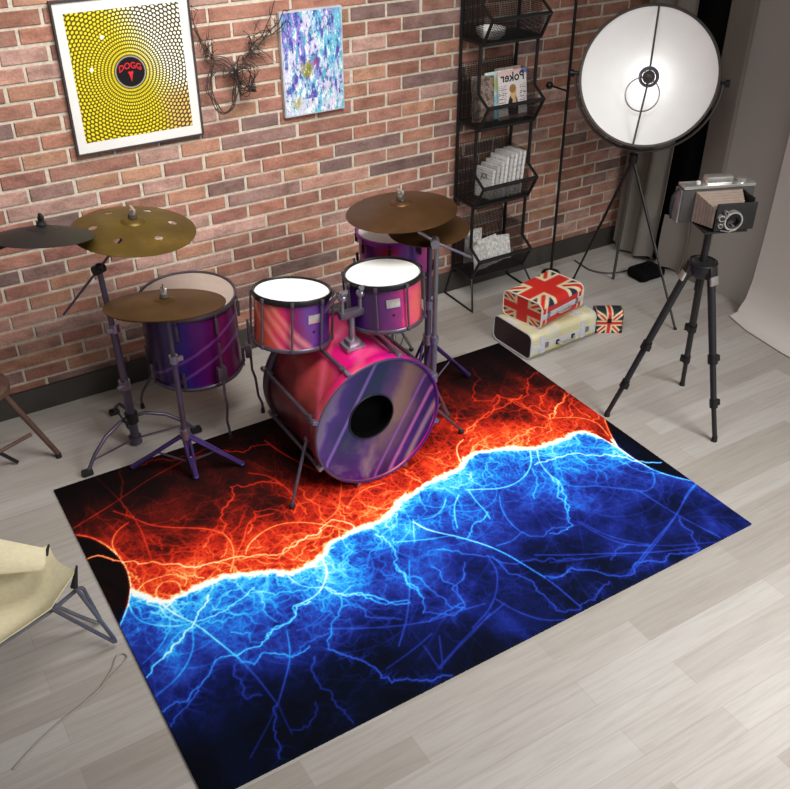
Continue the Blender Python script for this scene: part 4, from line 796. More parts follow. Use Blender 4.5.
# ================================================================ things on the brick wall
def poster():
    x0,x1,z0,z1=.908,1.497,1.205,1.845; yb=YW-.008
    po=thing('framed_poster',((x0+x1)/2,yb,z0),'white-mounted framed poster of yellow and white dots in rings around a black disc','poster')
    b=MB(); cx,cz=(x0+x1)/2,(z0+z1)/2
    for c,s in (((x0+.004,yb-.013,cz),(.008,.026,z1-z0)),((x1-.004,yb-.013,cz),(.008,.026,z1-z0)),((cx,yb-.013,z0+.004),(x1-x0-.016,.026,.008)),((cx,yb-.013,z1-.004),(x1-x0-.016,.026,.008))): b.box(c,s)
    b.build('frame',M['framedark'],po,None,False)
    MB().box((cx,yb-.009,cz),(x1-x0-.014,.016,z1-z0-.014)).build('mount',M['framewhite'],po,None,False)
    ax0,ax1,az0,az1=x0+.048,x1-.048,z0+.052,z1-.052; pcx,pcz=1.1988,1.531
    def f(u,v):
        X=ax0+u*(ax1-ax0)-pcx; Z=az0+v*(az1-az0)-pcz; r=np.hypot(X,Z); th=np.arctan2(Z,X)
        dr=.0150; k=np.floor((r-.070)/dr); fr=(r-.070)/dr-k-.5; nk=84
        fa=(th/(2*PI)*nk+.5*(k%2))%1-.5; sc=np.clip(.40+.5*(r/.3),.4,1)
        dist=np.sqrt((fr)**2+(fa*1.0)**2); dot=np.clip((.43-dist)/.12,0,1)
        base=np.array((54,44,14.))+0*X[...,None]
        w=np.clip((X*.9+Z*.42-.02)/.13,0,1)[...,None]; yel=np.array((226,208,34.)); whi=np.array((246,242,216.)); tan=np.array((226,186,104.))
        lowr=np.clip((X-.08)/.1,0,1)[...,None]*np.clip((-Z-.06)/.08,0,1)[...,None]
        colr=yel*(1-w)+whi*w; colr=colr*(1-lowr)+tan*lowr; dk=np.array((74,62,6.))*(1-w)+np.array((46,38,26.))*w
        c=dk*(1-dot[...,None])+colr*dot[...,None]
        ring=np.clip((.069-r)/.003,0,1)[...,None]; c=c*(1-ring)+np.array((150,146,150.))*ring
        disc=np.clip((.064-r)/.003,0,1)[...,None]; c=c*(1-disc)+np.array((12,8,10.))*disc
        for sx,sz in ((-.165,.03),(-.10,.155)):
            s=np.clip((.011-np.hypot(X-sx,Z-sz))/.004,0,1)[...,None]; c=c*(1-s)+np.array((250,246,226.))*s
        return c
    grid('poster_print',(ax0,yb-.0178,az0),(ax1-ax0,0,0),(0,0,az1-az0),320,348,M['attr_print'],po)
    po.children[-1] if False else None
    # repaint with the pattern (grid() already painted with f)
    return po,f,(ax0,ax1,az0,az1,yb,pcx,pcz)
_grid=grid
def grid(name,P00,U,V,nu,nv,m,parent,colfn=None,loc=None):
    return _grid(name,P00,U,V,nu,nv,m,parent,colfn,None,loc)
def build_poster():
    x0,x1,z0,z1=.908,1.497,1.205,1.845
    global grid
    store={}
    def late(name,P00,U,V,nu,nv,m,parent): store.update(name=name,P00=P00,U=U,V=V,nu=nu,nv=nv,m=m,parent=parent)
    g0=grid; grid=late; po,f,(ax0,ax1,az0,az1,yb,pcx,pcz)=poster(); grid=g0
    grid(store['name'],store['P00'],store['U'],store['V'],store['nu'],store['nv'],store['m'],po,f)
    v,fc=text_mesh('DOGG',.034); b=MB()
    b.v=[(pcx+x*.98,yb-.0186,pcz+.026+z*1.1-5.0*x*x) for x,z,_ in v]; b.f=fc; b.build('lettering',M['red'],po,None,False)
    b=MB(); poly=[(-.012,.004),(-.006,.008),(0,.004),(.007,.008),(.012,.003),(.008,-.006),(.005,-.016),(.002,-.030),(.0,-.038),(-.002,-.028),(-.005,-.016),(-.008,-.006)]
    b.prism([(pcx+x,yb-.0186,pcz-.004+z) for x,z in poly],(0,.0006,0)); b.build('emblem',M['red'],po,None,False)
build_poster()
# unframed abstract canvas
def canvas_art():
    x0,x1,z0,z1=1.917,2.245,1.215,1.70
    pa=thing('abstract_canvas',((x0+x1)/2,YW-.006,z0),'unframed abstract painting in violet, turquoise and white on the brick wall','painting')
    MB().box(((x0+x1)/2,YW-.022,(z0+z1)/2),(x1-x0,.028,z1-z0),None,.002).build('stretched_canvas',M['canvasedge'],pa)
    def f(u,v):
        ny,nx=u.shape; A=(1.9,.7); a=fbm(ny,nx,3.4,2,51,A); b=fbm(ny,nx,3.2,4,52,A); c=fbm(ny,nx,2.6,7,53,A); d=fbm(ny,nx,3.6,2,54,A); fine=fbm(ny,nx,2.6,9,55,A)
        C=np.ones((ny,nx,3))*np.array((196,196,216.))
        def lay(C,m,col): m=np.clip(m,0,1)[...,None]; return C*(1-m)+np.array(col,float)*m
        C=lay(C,(a*.7+v*1.6-.9+c*.25)*1.3,(126,116,192)); C=lay(C,(d*.6+u*1.2-.55+c*.3)*1.2,(110,180,206))
        C=lay(C,(b-.35+c*.4)*1.8*(v>.15),(78,70,156)); C=lay(C,(-b-.9+c*.5+(.4-v))*1.6,(236,234,240)); C=lay(C,(c-.9+u*.3)*1.6,(70,170,180))
        C=lay(C,(1-np.hypot((u-.40)/.13,(v-.44)/.10))*2.2+c*.3,(126,128,58)); C=lay(C,(1-np.hypot((u-.2)/.10,(v-.12)/.07))*1.6+c*.3-.1,(160,160,96)); C=lay(C,(1-np.hypot((u-.55)/.05,(v-.5)/.06))*1.5+c*.3-.2,(160,70,120))
        C=lay(C,(fine-1.2)*.9,(244,244,250)); C=lay(C,(-fine-1.3)*.8,(60,56,120)); return C
    grid('painted_face',(x0+.006,YW-.0365,z0+.006),(x1-x0-.012,0,0),(0,0,z1-z0-.012),130,190,M['attr_print'],pa,f)
canvas_art()
# deer head of bent wire
def deer():
    r=random.Random(3); c=Vector((1.648,YW-.055,1.5)); b=MB()
    def px(X,Z,d=0): return Vector((X,YW-.02-d,Z))
    def loop(pts,rad=.0022): b.tube(spline(pts,5),rad,6)
    # long oval of the muzzle loop at left, the head knot at right, antlers of twigs above
    for k in range(5):
        j=lambda s=.02: r.uniform(-s,s)
        loop([px(1.57+j(),1.50+j(),.02),px(1.535+j(),1.43+j(),.03),px(1.54+j(),1.36+j(),.05),px(1.58+j(),1.31+j(.006),.07),px(1.62+j(),1.33+j(),.07),px(1.645+j(),1.39+j(),.06),px(1.66+j(),1.45+j(),.05),px(1.63+j(),1.52+j(),.03),px(1.56+j(),1.53+j(),.02)])
    for k in range(11):
        P=[]; a0=r.uniform(0,2*PI)
        for i in range(7):
            a=a0+i*r.uniform(.7,1.3); P.append(px(1.70+.065*math.cos(a)*r.uniform(.3,1.15),1.455+.085*math.sin(a)*r.uniform(.3,1.15),.03+.05*r.random()))
        loop(P,.0018)
    for k in range(8): loop([px(1.72+r.uniform(-.02,.02),1.405+r.uniform(-.015,.02),.08+r.uniform(0,.03)) for _ in range(6)],.002)
    for k in range(5): loop([px(1.55+.03*k+r.uniform(-.02,.02),1.50+r.uniform(-.01,.02),.02),px(1.62+r.uniform(-.02,.02),1.47+r.uniform(-.02,.03),.05),px(1.68+r.uniform(-.02,.02),1.50+r.uniform(-.02,.03),.04)],.002)
    hd=[('head',b)]
    for s,x0,lab in ((-1,1.585,'l'),(1,1.725,'r')):
        b=MB()
        for k in range(3):
            P=[Vector((x0,YW-.04,1.52))]; p=P[0].copy(); d=Vector((s*(.8+.25*k),-.1*k,.55))
            for i in range(6):
                p=p+d.normalized()*.055+Vector((r.uniform(-.015,.015),r.uniform(-.006,.006),r.uniform(-.01,.015))); d.x-=s*.12*i*.5; P.append(p.copy()); 
                for t in range(2):
                    e=p+Vector((r.uniform(-.07,.07),r.uniform(-.02,.012),r.uniform(-.05,.06))); b.tube([p,p.lerp(e,.5)+Vector((r.uniform(-.01,.01),0,r.uniform(-.01,.01))),e],[.0021,.0018,.0012],6)
            b.tube(spline(P,4),.0026,6)
        for k in range(20):   # spreading twigs
            p=Vector((x0+s*r.uniform(0,.10),YW-.035,1.53+r.uniform(-.02,.12))); e=p+Vector((s*r.uniform(-.02,.12),r.uniform(-.03,.01),r.uniform(-.11,.08))); b.tube([p,p.lerp(e,.5)+Vector((0,0,r.uniform(-.015,.02))),e],[.0022,.0019,.0013],6)
        hd.append(('antler',b))
    root=thing('wire_deer_head',(1.648,YW-.005,1.29),'deer head sculpture bent from dark wire, hung between poster and painting','sculpture')
    for k_,(nm,b) in enumerate(hd):
        b.v=[((1.585+(x-1.585)*(.36 if x<1.585 else 1)) if k_==1 else ((1.725+(x-1.725)*(.72 if x>1.725 else 1)) if k_==2 else x),min(y,YW-.009),z) for x,y,z in b.v]; b.build(nm,M['wire'],root)
deer()

# ================================================================ wire magazine rack
def rack():
    X0,X1=2.947,3.318; YB,YP,YF=4.128,3.955,3.865
    rk=thing('magazine_rack',((X0+X1)/2,4.0,0),'tall black wire magazine rack with four stacked baskets against the brick wall','rack')
    R=.0095; levels=[.165,.60,1.035,1.47]
    b=MB()
    for x in (X0,X1): b.tube([(x,YB,.165),(x,YB,1.9)],R,8)
    b.tube([(X0,YB,1.75),(X1,YB,1.75)],R,8); b.build('back_frame',M['black'],rk)
    for x,fx in ((X0,2.893),(X1,3.366)):
        b=MB(); b.tube([(x,3.93,.165),(fx,3.838,.0075),(fx+.004,4.125,.0075),(x,YB,.165)],.0065,8); b.build('foot_frame',M['black'],rk)
    for li,z in enumerate(levels):
        zb,zr,zk=z,z+.13,z+.185; b=MB(); yb=3.935
        for x in (X0,X1):
            b.tube([(x,YB,zb),(x,yb,zb),(x,YF,zr),(x,YP,zk),(x,YP,z+.435 if li<3 else z+.40)],R,8)
        b.tube([(X0,YF,zr),(X1,YF,zr)],R*1.15,8); b.tube([(X0,yb,zb),(X1,yb,zb)],R,8); b.tube([(X0,YB,zb),(X1,YB,zb)],R,8)
        bk=b.build('basket',M['black'],rk)
        w=MB(); wr=.0022; pitch=.0105
        def panel(P00,U,V):
            P00,U,V=Vector(P00),Vector(U),Vector(V); n=U.cross(V).normalized()
            for i in range(1,int(U.length/pitch)):
                c=P00+U.normalized()*(i*pitch)+V*.5; w.box(c,(wr,V.length,wr),(U.normalized(),V.normalized(),n))
            for i in range(1,int(V.length/pitch)):
                c=P00+V.normalized()*(i*pitch)+U*.5; w.box(c,(U.length,wr,wr),(U.normalized(),V.normalized(),n))
        L=X1-X0
        panel((X0,yb,zb),(L,0,0),(0,YF-yb,zr-zb)); panel((X0,yb,zb),(L,0,0),(0,YB-yb,0)); panel((X0,YB-.002,zb),(L,0,0),(0,0,.31))
        for x in (X0,X1): panel((x,YB,zb),(0,yb-YB,0),(0,0,.26)); 
        w.build('wire_mesh',M['black'],bk,None,False)
    return levels
LV=rack()
def cover(name,cx,cy,zb,w,h,t,tilt,rz,art,label,cat,group,nu=70,nv=90,text=None):
    """thin magazine leaning back: pages block with a printed front"""
    rt=thing(name,(cx,cy,zb),label,cat,group); rt.rotation_euler=(tilt,0,rz)
    MB().box((0,t/2+.0012,h/2),(w,t,h)).build('pages',M['pages'],None,(0,0,0),False)
    o=[q for q in COL.objects if q.name.startswith('pages') and q.parent is None][-1]; o.parent=rt; o.location=(0,0,0)
    g=_grid('front_cover',(-w/2,0,0),(w,0,0),(0,0,h),nu,nv,M['attr_print'],None,art); g.parent=rt; g.location=(0,0,0)
    if text:
        word,size,zz,mir=text; v,f=text_mesh(word,size); b=MB(); b.v=[((-x if mir else x),-.0014,h*zz+z) for x,z,_ in v]; b.f=f
        k=b.build('title_lettering',M['ink'],None,(0,0,0),False); k.parent=rt; k.location=(0,0,0)
    return rt
def art_pop(u,v):
    ny,nx=u.shape; n=fbm(ny,nx,2.4,10,61); C=np.ones((ny,nx,3))*np.array((214,206,204.))
    def lay(C,m,col): m=np.clip(m,0,1)[...,None]; return C*(1-m)+np.array(col,float)*m
    C=lay(C,((v>.72)&(v<.94)&(u<.9))*0.0,(200,170,170)); C=lay(C,(v>.9)*.5,(206,150,150)); C=lay(C,((u>.80)&(v>.9))*1.,(96,120,190))
    C=lay(C,(1-np.hypot((u-.50)/.20,(v-.20)/.34))*6,(40,34,36)); C=lay(C,(1-np.hypot((u-.52)/.115,(v-.52)/.14))*6,(206,168,120)); C=lay(C,(1-np.hypot((u-.50)/.13,(v-.62)/.10))*5,(150,110,64)); C=lay(C,(1-np.hypot((u-.55)/.08,(v-.33)/.13))*4,(200,160,124))
    row=((v*26)%1<.45)&((u<.28)|(u>.74))&(v>.2)&(v<.70)&(n>-.3); C=lay(C,row*.75,(70,66,72)); C=lay(C,(v<.07)*.8,(120,100,90)); return C
def art_sky(u,v):
    ny,nx=u.shape; n=fbm(ny,nx,2.4,2,62); C=np.array((120,196,226.))*(1-v[...,None])+np.array((196,226,222.))*v[...,None]
    k=np.clip(n*.6-.1,0,1)[...,None]; C=C*(1-k)+np.array((240,244,240.))*k; g=np.clip((1-np.hypot((u-.55)/.4,(v-.75)/.2))*2,0,1)[...,None]; C=C*(1-g)+np.array((190,206,120.))*g; return C
def art_news(seed,base=(150,142,134),dark=(70,62,60)):
    def f(u,v):
        ny,nx=u.shape; n=fbm(ny,nx,2.8,4,seed); n2=fbm(ny,nx,3.2,3,seed+1); C=np.array(base,float)+n2[...,None]*14
        k=np.clip((n-.1)*1.4,0,1)[...,None]*.75; C=C*(1-k)+np.array(dark,float)*k; r=(((v*34)%1<.4)&(n2>0))[...,None]*.35; return C*(1-r)+np.array(dark,float)*r
    return f
MG='magazines in the wire rack'
z=LV[2]+.012
cover('magazine',3.215,3.985,z,.19,.25,.007,-.16,0,art_pop,'magazine with a large black title and a portrait, in the second basket from the top','magazine',MG,text=('Poker',.066,.86,True))
cover('magazine',3.155,4.025,z,.19,.245,.006,-.14,.02,art_sky,'pale blue and green magazine behind the one with the portrait','magazine',MG,40,50)
cover('magazine',3.23,4.05,z,.17,.25,.006,-.12,.0,art_news(70,(206,170,160),(150,120,110)),'pinkish magazine just peeping out behind the portrait one','magazine',MG,30,40)
cover('magazine',3.035,4.015,z,.125,.235,.012,-.16,-.25,art_news(64,(136,118,106),(62,50,50)),'speckled grey-brown magazine at the left end of the second basket','magazine',MG,60,90)
z=LV[1]+.012; rnd=random.Random(9)
descs=['pale magazine with dark lettering, shortest and leftmost of the row in the third basket','grey magazine second from the left in the third basket','light grey magazine with a dark spine stripe mid row, third basket','white magazine fourth along the row in the third basket','grey-white magazine fifth along the row in the third basket','white magazine sixth along the row in the third basket','pale grey magazine seventh along the row in the third basket','white magazine at the right end of the row in the third basket']
for i,d in enumerate(descs):
    x=3.062+i*.029; h=.165+.02*min(i,4)*.9+rnd.uniform(-.004,.004); w=.15; t=.014+rnd.uniform(0,.006); g=[196,176,196,214,190,216,202,214][i]
    rt=thing('magazine',(x,4.02,z),d,'magazine','upright magazines in the third basket'); rt.rotation_euler=(-.10,.16,0)
    def art(u,v,i=i,g=g):
        ny,nx=u.shape; n=fbm(ny,nx,2.8,6,80+i); C=np.ones((ny,nx,3))*np.array((g,g-2,g-4.)); k=(((v*9)%1<.3)&(n>.3))[...,None]*.5; return C*(1-k)+np.array((90,86,88.))*k
    for nm,p,U,V,nu,nv in (('front_cover',(-t/2-.0006,-w/2,0),(0,w,0),(0,0,h),20,40),('spine',(-t/2,-w/2-.0006,0),(t,0,0),(0,0,h),8,40)):
        o=_grid(nm,p,U,V,nu,nv,M['attr_print'],None,art); o.parent=rt; o.location=(0,0,0)
    o=MB().box((0,0,h/2),(t,w,h)).build('pages',M['pages'],None,(0,0,0),False); o.parent=rt; o.location=(0,0,0)
    if i==0:
        v,f=text_mesh('JOI',.042); b=MB(); b.v=[(x_*1.0*0-t/2-.002,-x_,h*.72+z_) for x_,z_,_ in v]; b.f=f; o=b.build('title_lettering',M['ink'],None,(0,0,0),False); o.parent=rt; o.location=(0,0,0)
z=LV[0]+.012
for i,(x,y,w,h,rx,ry,rz,lab) in enumerate(((3.055,3.985,.12,.15,-.22,.10,.25,'crumpled pale magazine leaning at the left of the lowest basket'),(3.15,4.00,.15,.165,-.38,-.05,.10,'white magazine lying slanted across the middle of the lowest basket'),(3.235,4.02,.12,.145,-.36,.03,-.15,'pale magazine with a dark band at the right of the lowest basket'),(3.05,4.075,.12,.20,-.10,.10,.05,'dark-edged sheet standing at the back left of the lowest basket'))):
    rt=cover('magazine',x,y,z+.004*i,w,h,.006,rx,rz,art_news(90+i,(206,204,200),(160,157,155)),lab,'magazine','loose magazines in the lowest basket',40,40); rt.rotation_euler=(rx,ry,rz)
# white bowl showing in the top basket
tag(MB().lathe([(.001,0),(.05,.002),(.07,.02),(.078,.05),(.075,.052),(.066,.022),(.048,.006),(.001,.005)],(3.055,4.02,LV[3]+.006),(0,0,1),32).build('bowl',M['white'],None,(3.055,4.02,LV[3]+.006)),'small white bowl in the top basket of the rack','bowl')
# black pole with ball peg
pl=thing('coat_stand',(3.618,4.005,0),'thin black coat stand with a ball peg between the rack and the studio lamp','coat stand')
MB().cyl((3.618,4.005,.01),(3.604,4.012,1.85),.0085,None,12).build('pole',M['black'],pl)
MB().lathe([(.001,.016),(.03,.014),(.055,.008),(.06,0),(.001,0)],(3.618,4.005,0),(0,0,1),32).build('base',M['black'],pl)
for z_,e in ((1.128,(3.503,4.045,1.168)),(1.62,(3.70,4.05,1.66))):
    b=MB(); b.cyl((3.61,4.008,z_),e,.0055,None,8); pg=b.build('peg',M['black'],pl); MB().sphere(e,.021,16).build('ball',M['black'],pg)

# ================================================================ suitcases
def flag(u,v,cream=(226,210,172),red=(206,44,36),navy=(38,40,70),asp=1.0,cw=.44,rw=.30):
    """u,v in -1..1"""
    C=np.ones(u.shape+(3,))*np.array(navy,float)
    def lay(C,m,col): m=np.clip(m,0,1)[...,None]; return C*(1-m)+np.array(col,float)*m
    s=lambda d,w: (w-np.abs(d))/.03
    d1=(u-v)/1.414; d2=(u+v)/1.414
    C=lay(C,np.maximum(s(d1,.22),s(d2,.22)),cream); C=lay(C,np.maximum(s(d1,.09),s(d2,.09)),red)
    C=lay(C,np.maximum(s(u,cw),s(v,cw)),cream); C=lay(C,np.maximum(s(u,rw),s(v,rw)),red); return C
def suitcase(name,corner,ang,L,Wd,H,r,colfn,endfn,trim,label,rimmat,endname='end_panel',endmat=None):
    """corner = front left bottom corner; long axis at ang; profile rounded"""
    ux=Vector((math.cos(ang),math.sin(ang),0)); uy=Vector((-math.sin(ang),math.cos(ang),0)); uz=Vector((0,0,1)); c0=Vector(corner)
    rt=thing(name,tuple(c0+ux*L/2+uy*Wd/2),label,'suitcase')
    prof=[]; m=9
    for cx,cy,a0 in ((Wd-r,r,-PI/2),(Wd-r,H-r,0),(r,H-r,PI/2),(r,r,PI)):
        for i in range(m): a=a0+PI/2*i/(m-1); prof.append((cx+r*math.cos(a),cy+r*math.sin(a)))
    # densify
    D=[]; per=len(prof)
    for i in range(per):
        a=Vector(prof[i]);b_=Vector(prof[(i+1)%per]); n=max(1,int((b_-a).length/.006))
        for k in range(n): D.append(a.lerp(b_,k/n))
    nu=int(L/.005)+1; np_=len(D); b=MB(); U=[];PV=[];PZ=[]
    for i in range(nu):
        x=L*i/(nu-1)
        for p in D: b.v.append(c0+ux*x+uy*p.x+uz*p.y); U.append(x);PV.append(p.x);PZ.append(p.y)
    for i in range(nu-1):
        for k in range(np_):
            l=(k+1)%np_; b.f.append((i*np_+k,i*np_+l,(i+1)*np_+l,(i+1)*np_+k))
    col=lina(colfn(np.array(U),np.array(PV),np.array(PZ)))
    b.build('case_body',M['attr'],rt,None,True,col)
    for x,sg in ((0,-1),(L,1)):
        # end panels as fine fans so that they can carry a print
        K=12; b=MB(); V_=[];Z_=[]
        for k in range(K+1):
            s=k/K
            for p in D:
                q=Vector((Wd/2,H/2)).lerp(p,s); b.v.append(c0+ux*(x+sg*.0008)+uy*q.x+uz*q.y); V_.append(q.x);Z_.append(q.y)
        for k in range(K):
            for i in range(np_):
                l=(i+1)%np_; b.f.append((k*np_+i,k*np_+l,(k+1)*np_+l,(k+1)*np_+i))
        if endmat is None: b.build(endname,M['attr'],rt,None,True,lina(endfn(np.array(V_),np.array(Z_))))
        else: b.build(endname,endmat,rt,None,True)
        b=MB(); b.tube([c0+ux*x+uy*p.x+uz*p.y for p in D],.0042,6,True); b.build('piping',rimmat,rt)
    trim(rt,c0,ux,uy,uz,L,Wd,H); return rt
def lay(C,m,col): m=np.clip(m,0,1)[...,None]; return C*(1-m)+np.array(col,float)*m
def cream_col(u,y,z):
    n=np.random.default_rng(4); C=np.ones(u.shape+(3,))*np.array((200,195,156.))
    def blob(k,seed):
        r=np.random.default_rng(seed); s=0
        for _ in range(9): a=r.uniform(8,34,3)*r.choice([-1,1],3); s=s+np.sin(u*a[0]+y*a[1]+z*a[2]+r.uniform(0,6))
        return s/3
    C=lay(C,blob(0,1)-.25,(220,217,190)); C=lay(C,blob(0,2)-.5,(196,190,128)); C=lay(C,blob(0,3)-.55,(186,190,186)); C=lay(C,blob(0,5)-.9,(206,170,140)); return C
def cream_trim(rt,c,ux,uy,uz,L,W_,H):
    for t in (.17,.80):
        b=MB(); 
        x=L*t; b.box(c+ux*x+uy*(-.0015)+uz*(H*.5),(.036,.004,H*.72),(ux,uy,uz),.001); b.box(c+ux*x+uy*(W_*.5)+uz*(H+.001),(.036,W_*.8,.003),(ux,uy,uz),.001); b.build('strap',M['case_trim'],rt)
        b=MB(); b.box(c+ux*(x+.03)+uy*(-.004)+uz*(H*.44),(.022,.008,.03),(ux,uy,uz),.002); b.build('clasp',M['chrome'],rt)
    b=MB(); b.box(c+ux*L*.5+uy*(-.001)+uz*(H*.44),(L*.98,.003,.026),(ux,uy,uz)); b.build('front_band',M['case_trim'],rt)
    b=MB(); h0=c+ux*(L*.40)+uz*(H*.40); h1=c+ux*(L*.64)+uz*(H*.40); b.tube([h0-uy*.002,h0-uy*.018,h0+ux*.012-uy*.026-uz*.006,h1-ux*.012-uy*.026-uz*.006,h1-uy*.018,h1-uy*.002],.0065,8); hd=b.build('handle',M['silver'],rt)
    for p in (h0,h1): MB().box(p-uy*.004,(.02,.01,.024),(ux,uy,uz),.002).build('handle_mount',M['ink'],hd)
suitcase('suitcase',(2.836,3.232,.0085),math.radians(3),.468,.305,.146,.034,cream_col,None,cream_trim,'pale cream suitcase with maroon ends, flat on the floor under the flag case',M['case_trim'],'end_panel',M['maroon'])
LU,WU,HU=.355,.262,.146
def union_col(u,y,z):
    C=flag((u/LU-.5)*2,(y/WU-.5)*2,asp=1)
    fr=(y<.020)&(z<HU-.03); k=np.clip((z/HU-.46)/.01,0,1)
    F=np.ones(u.shape+(3,))*np.array((196,46,42.)); uu=np.abs(u/LU-.5)*2
    F=lay(F,(uu>.93)*1.,(226,210,190)); F=lay(F,((uu>.72)&(uu<.80))*1.,(222,206,186)); C=np.where(fr[...,None],F,C); return C
def union_end(y,z): return flag((y/WU-.5)*2,(z/HU-.5)*2,(200,180,140),(186,38,34),(38,36,42))
def union_trim(rt,c,ux,uy,uz,L,W_,H):
    b=MB(); b.box(c+ux*L*.5+uy*(-.0015)+uz*(H*.47),(L*.99,.004,.03),(ux,uy,uz),.001); b.build('front_band',M['case_trim'],rt)
    h0=c+ux*(L*.36)+uz*(H*.45); h1=c+ux*(L*.64)+uz*(H*.45); b=MB(); b.tube([h0-uy*.003,h0-uy*.016,h0+ux*.012-uy*.024,h1-ux*.012-uy*.024,h1-uy*.016,h1-uy*.003],.006,8); b.build('handle',M['silver'],rt)
    for t in (.16,.84):
        b=MB(); b.box(c+ux*L*t+uy*(-.004)+uz*(H*.47),(.02,.007,.034),(ux,uy,uz),.002); b.build('clasp',M['chrome'],rt)
suitcase('suitcase',(2.912,3.260,.1585),math.radians(12),LU,WU,HU,.034,union_col,union_end,union_trim,'red Union Jack suitcase lying on top of the cream suitcase',M['case_edge'])
# small flag trunk
def small_trunk():
    ang=math.radians(-31); ux=Vector((math.cos(ang),math.sin(ang),0)); uy=Vector((-math.sin(ang),math.cos(ang),0)); uz=Vector((0,0,1)); c=Vector((3.337,3.286,0)); L,W_,H=.152,.105,.128
    rt=thing('small_trunk',tuple(c+ux*L/2+uy*W_/2),'little Union Jack trunk on the floor to the right of the suitcases','trunk')
    def part(nm,z0,z1,curved):
        prof=[(0,z0),(0,z1)]
        if curved:
            for i in range(1,14): a=PI*i/14; prof.append((W_/2-W_/2*math.cos(a),z1+.028*math.sin(a)))
        prof+=[(W_,z1),(W_,z0)]
        D=[]
        for a,b_ in zip(prof,prof[1:]+prof[:1]):
            n=max(1,int(math.hypot(b_[0]-a[0],b_[1]-a[1])/.004)); D+=[(a[0]+(b_[0]-a[0])*k/n,a[1]+(b_[1]-a[1])*k/n) for k in range(n)]
        nu=40; b=MB(); U=[];Z=[];Y=[]
        for i in range(nu):
            for p in D: b.v.append(c+ux*(L*i/(nu-1))+uy*p[0]+uz*p[1]); U.append(i/(nu-1)); Y.append(p[0]); Z.append(p[1])
        n=len(D)
        for i in range(nu-1):
            for k in range(n): l=(k+1)%n; b.f.append((i*n+k,i*n+l,(i+1)*n+l,(i+1)*n+k))
        b.f+=[tuple(range(n)),tuple(range((nu-1)*n,nu*n))]
        U,Z,Y=np.array(U),np.array(Z),np.array(Y); t=Z+np.where(Y>.002,Y*.8,0)
        C=flag(U*2-1,np.clip(t/.150*2-.85,-1,1.2),(230,214,172),(196,40,38),(32,44,48),1,.25,.14)
        e=np.clip((np.abs(U*2-1)-.9)/.05,0,1)[...,None]; C=C*(1-e*.6)+np.array((70,50,40.))*e*.6
        b.build(nm,M['attr'],rt,None,True,lina(C))
    part('trunk_body',.001,.078,False); part('lid',.081,.108,True)
    b=MB(); b.box(c+ux*L*.5+uy*(-.003)+uz*.080,(.022,.007,.026),(ux,uy,uz),.002); b.build('latch',M['hoopdark'],rt)
    for s in (.04,.96):
        b=MB(); b.box(c+ux*L*s+uy*(-.0015)+uz*.01,(.014,.005,.016),(ux,uy,uz),.001); b.build('corner_guard',M['hoopdark'],rt)
small_trunk()

# ================================================================ studio lamp
def lamp_light(p,e):
    d=bpy.data.lights.new('studio_bulb','POINT'); d.energy=e; d.shadow_soft_size=.045; d.color=(1,.985,.96)
    o=bpy.data.objects.new('studio_bulb',d); COL.objects.link(o); o.location=p
sl=thing('studio_lamp',(3.77,3.555,0),'big round studio lamp with a white reflector on thin black tripod legs','lamp')
AP=Vector((3.738,3.567,.845)); LC=Vector((3.748,3.551,1.292)); ln=(Vector((0,0,3.25))-LC).normalized(); RR=.352
lx,ly,_=basis(ln)
MB().lathe([(RR-.004,-.002),(RR*.9,-.035),(RR*.7,-.085),(RR*.45,-.125),(RR*.2,-.146),(.045,-.150)],LC,ln,96).build('reflector_lining',M['dish'],sl)
MB().lathe([(RR-.006,.002),(RR+.006,.006),(RR+.010,0),(RR+.009,-.022),(RR*.93,-.06),(RR*.74,-.112),(RR*.48,-.155),(RR*.22,-.178),(.06,-.185),(.05,-.26),(.03,-.275),(.001,-.275)],LC,ln,96).build('reflector_shell',M['lampgrey'],sl)
MB().lathe([(.001,-.146),(.05,-.15)],LC,ln,32).build('reflector_boss',M['dish'],sl)
lamp_light(LC-ln*.075+Vector((0,0,.0)),.62)
b=MB(); bc=LC-ln*.02; b.sphere(tuple(bc),.034,18); bl=b.build('bulb_cap',M['lampgrey'],sl)
MB().lathe([(.034,.0),(.052,.012),(.054,.02),(.036,.01),(.034,0)],bc-ln*.012,ln,32).build('cap_ring',M['chrome'],bl)
MB().cyl(LC-ln*.125,LC-ln*.15,.018,None,14).build('bulb_socket',M['chrome'],sl)
up=(Vector((0,0,1))-ln*ln.z).normalized(); sd=ln.cross(up)
b=MB(); b.tube([LC+up*(RR-.004)-ln*.004,bc+up*.03-ln*.0],.0055,8); b.tube([bc-up*.03,LC-up*(RR-.004)-sd*(-.03)-ln*.004],.0055,8); b.build('cross_bar',M['lampgrey'],sl)
MB().torus(LC-up*.085+sd*(-.02)*-1-ln*.06,(ln+up*.1).normalized(),.088,.0038,64,8).build('wire_ring',M['chrome'],sl)
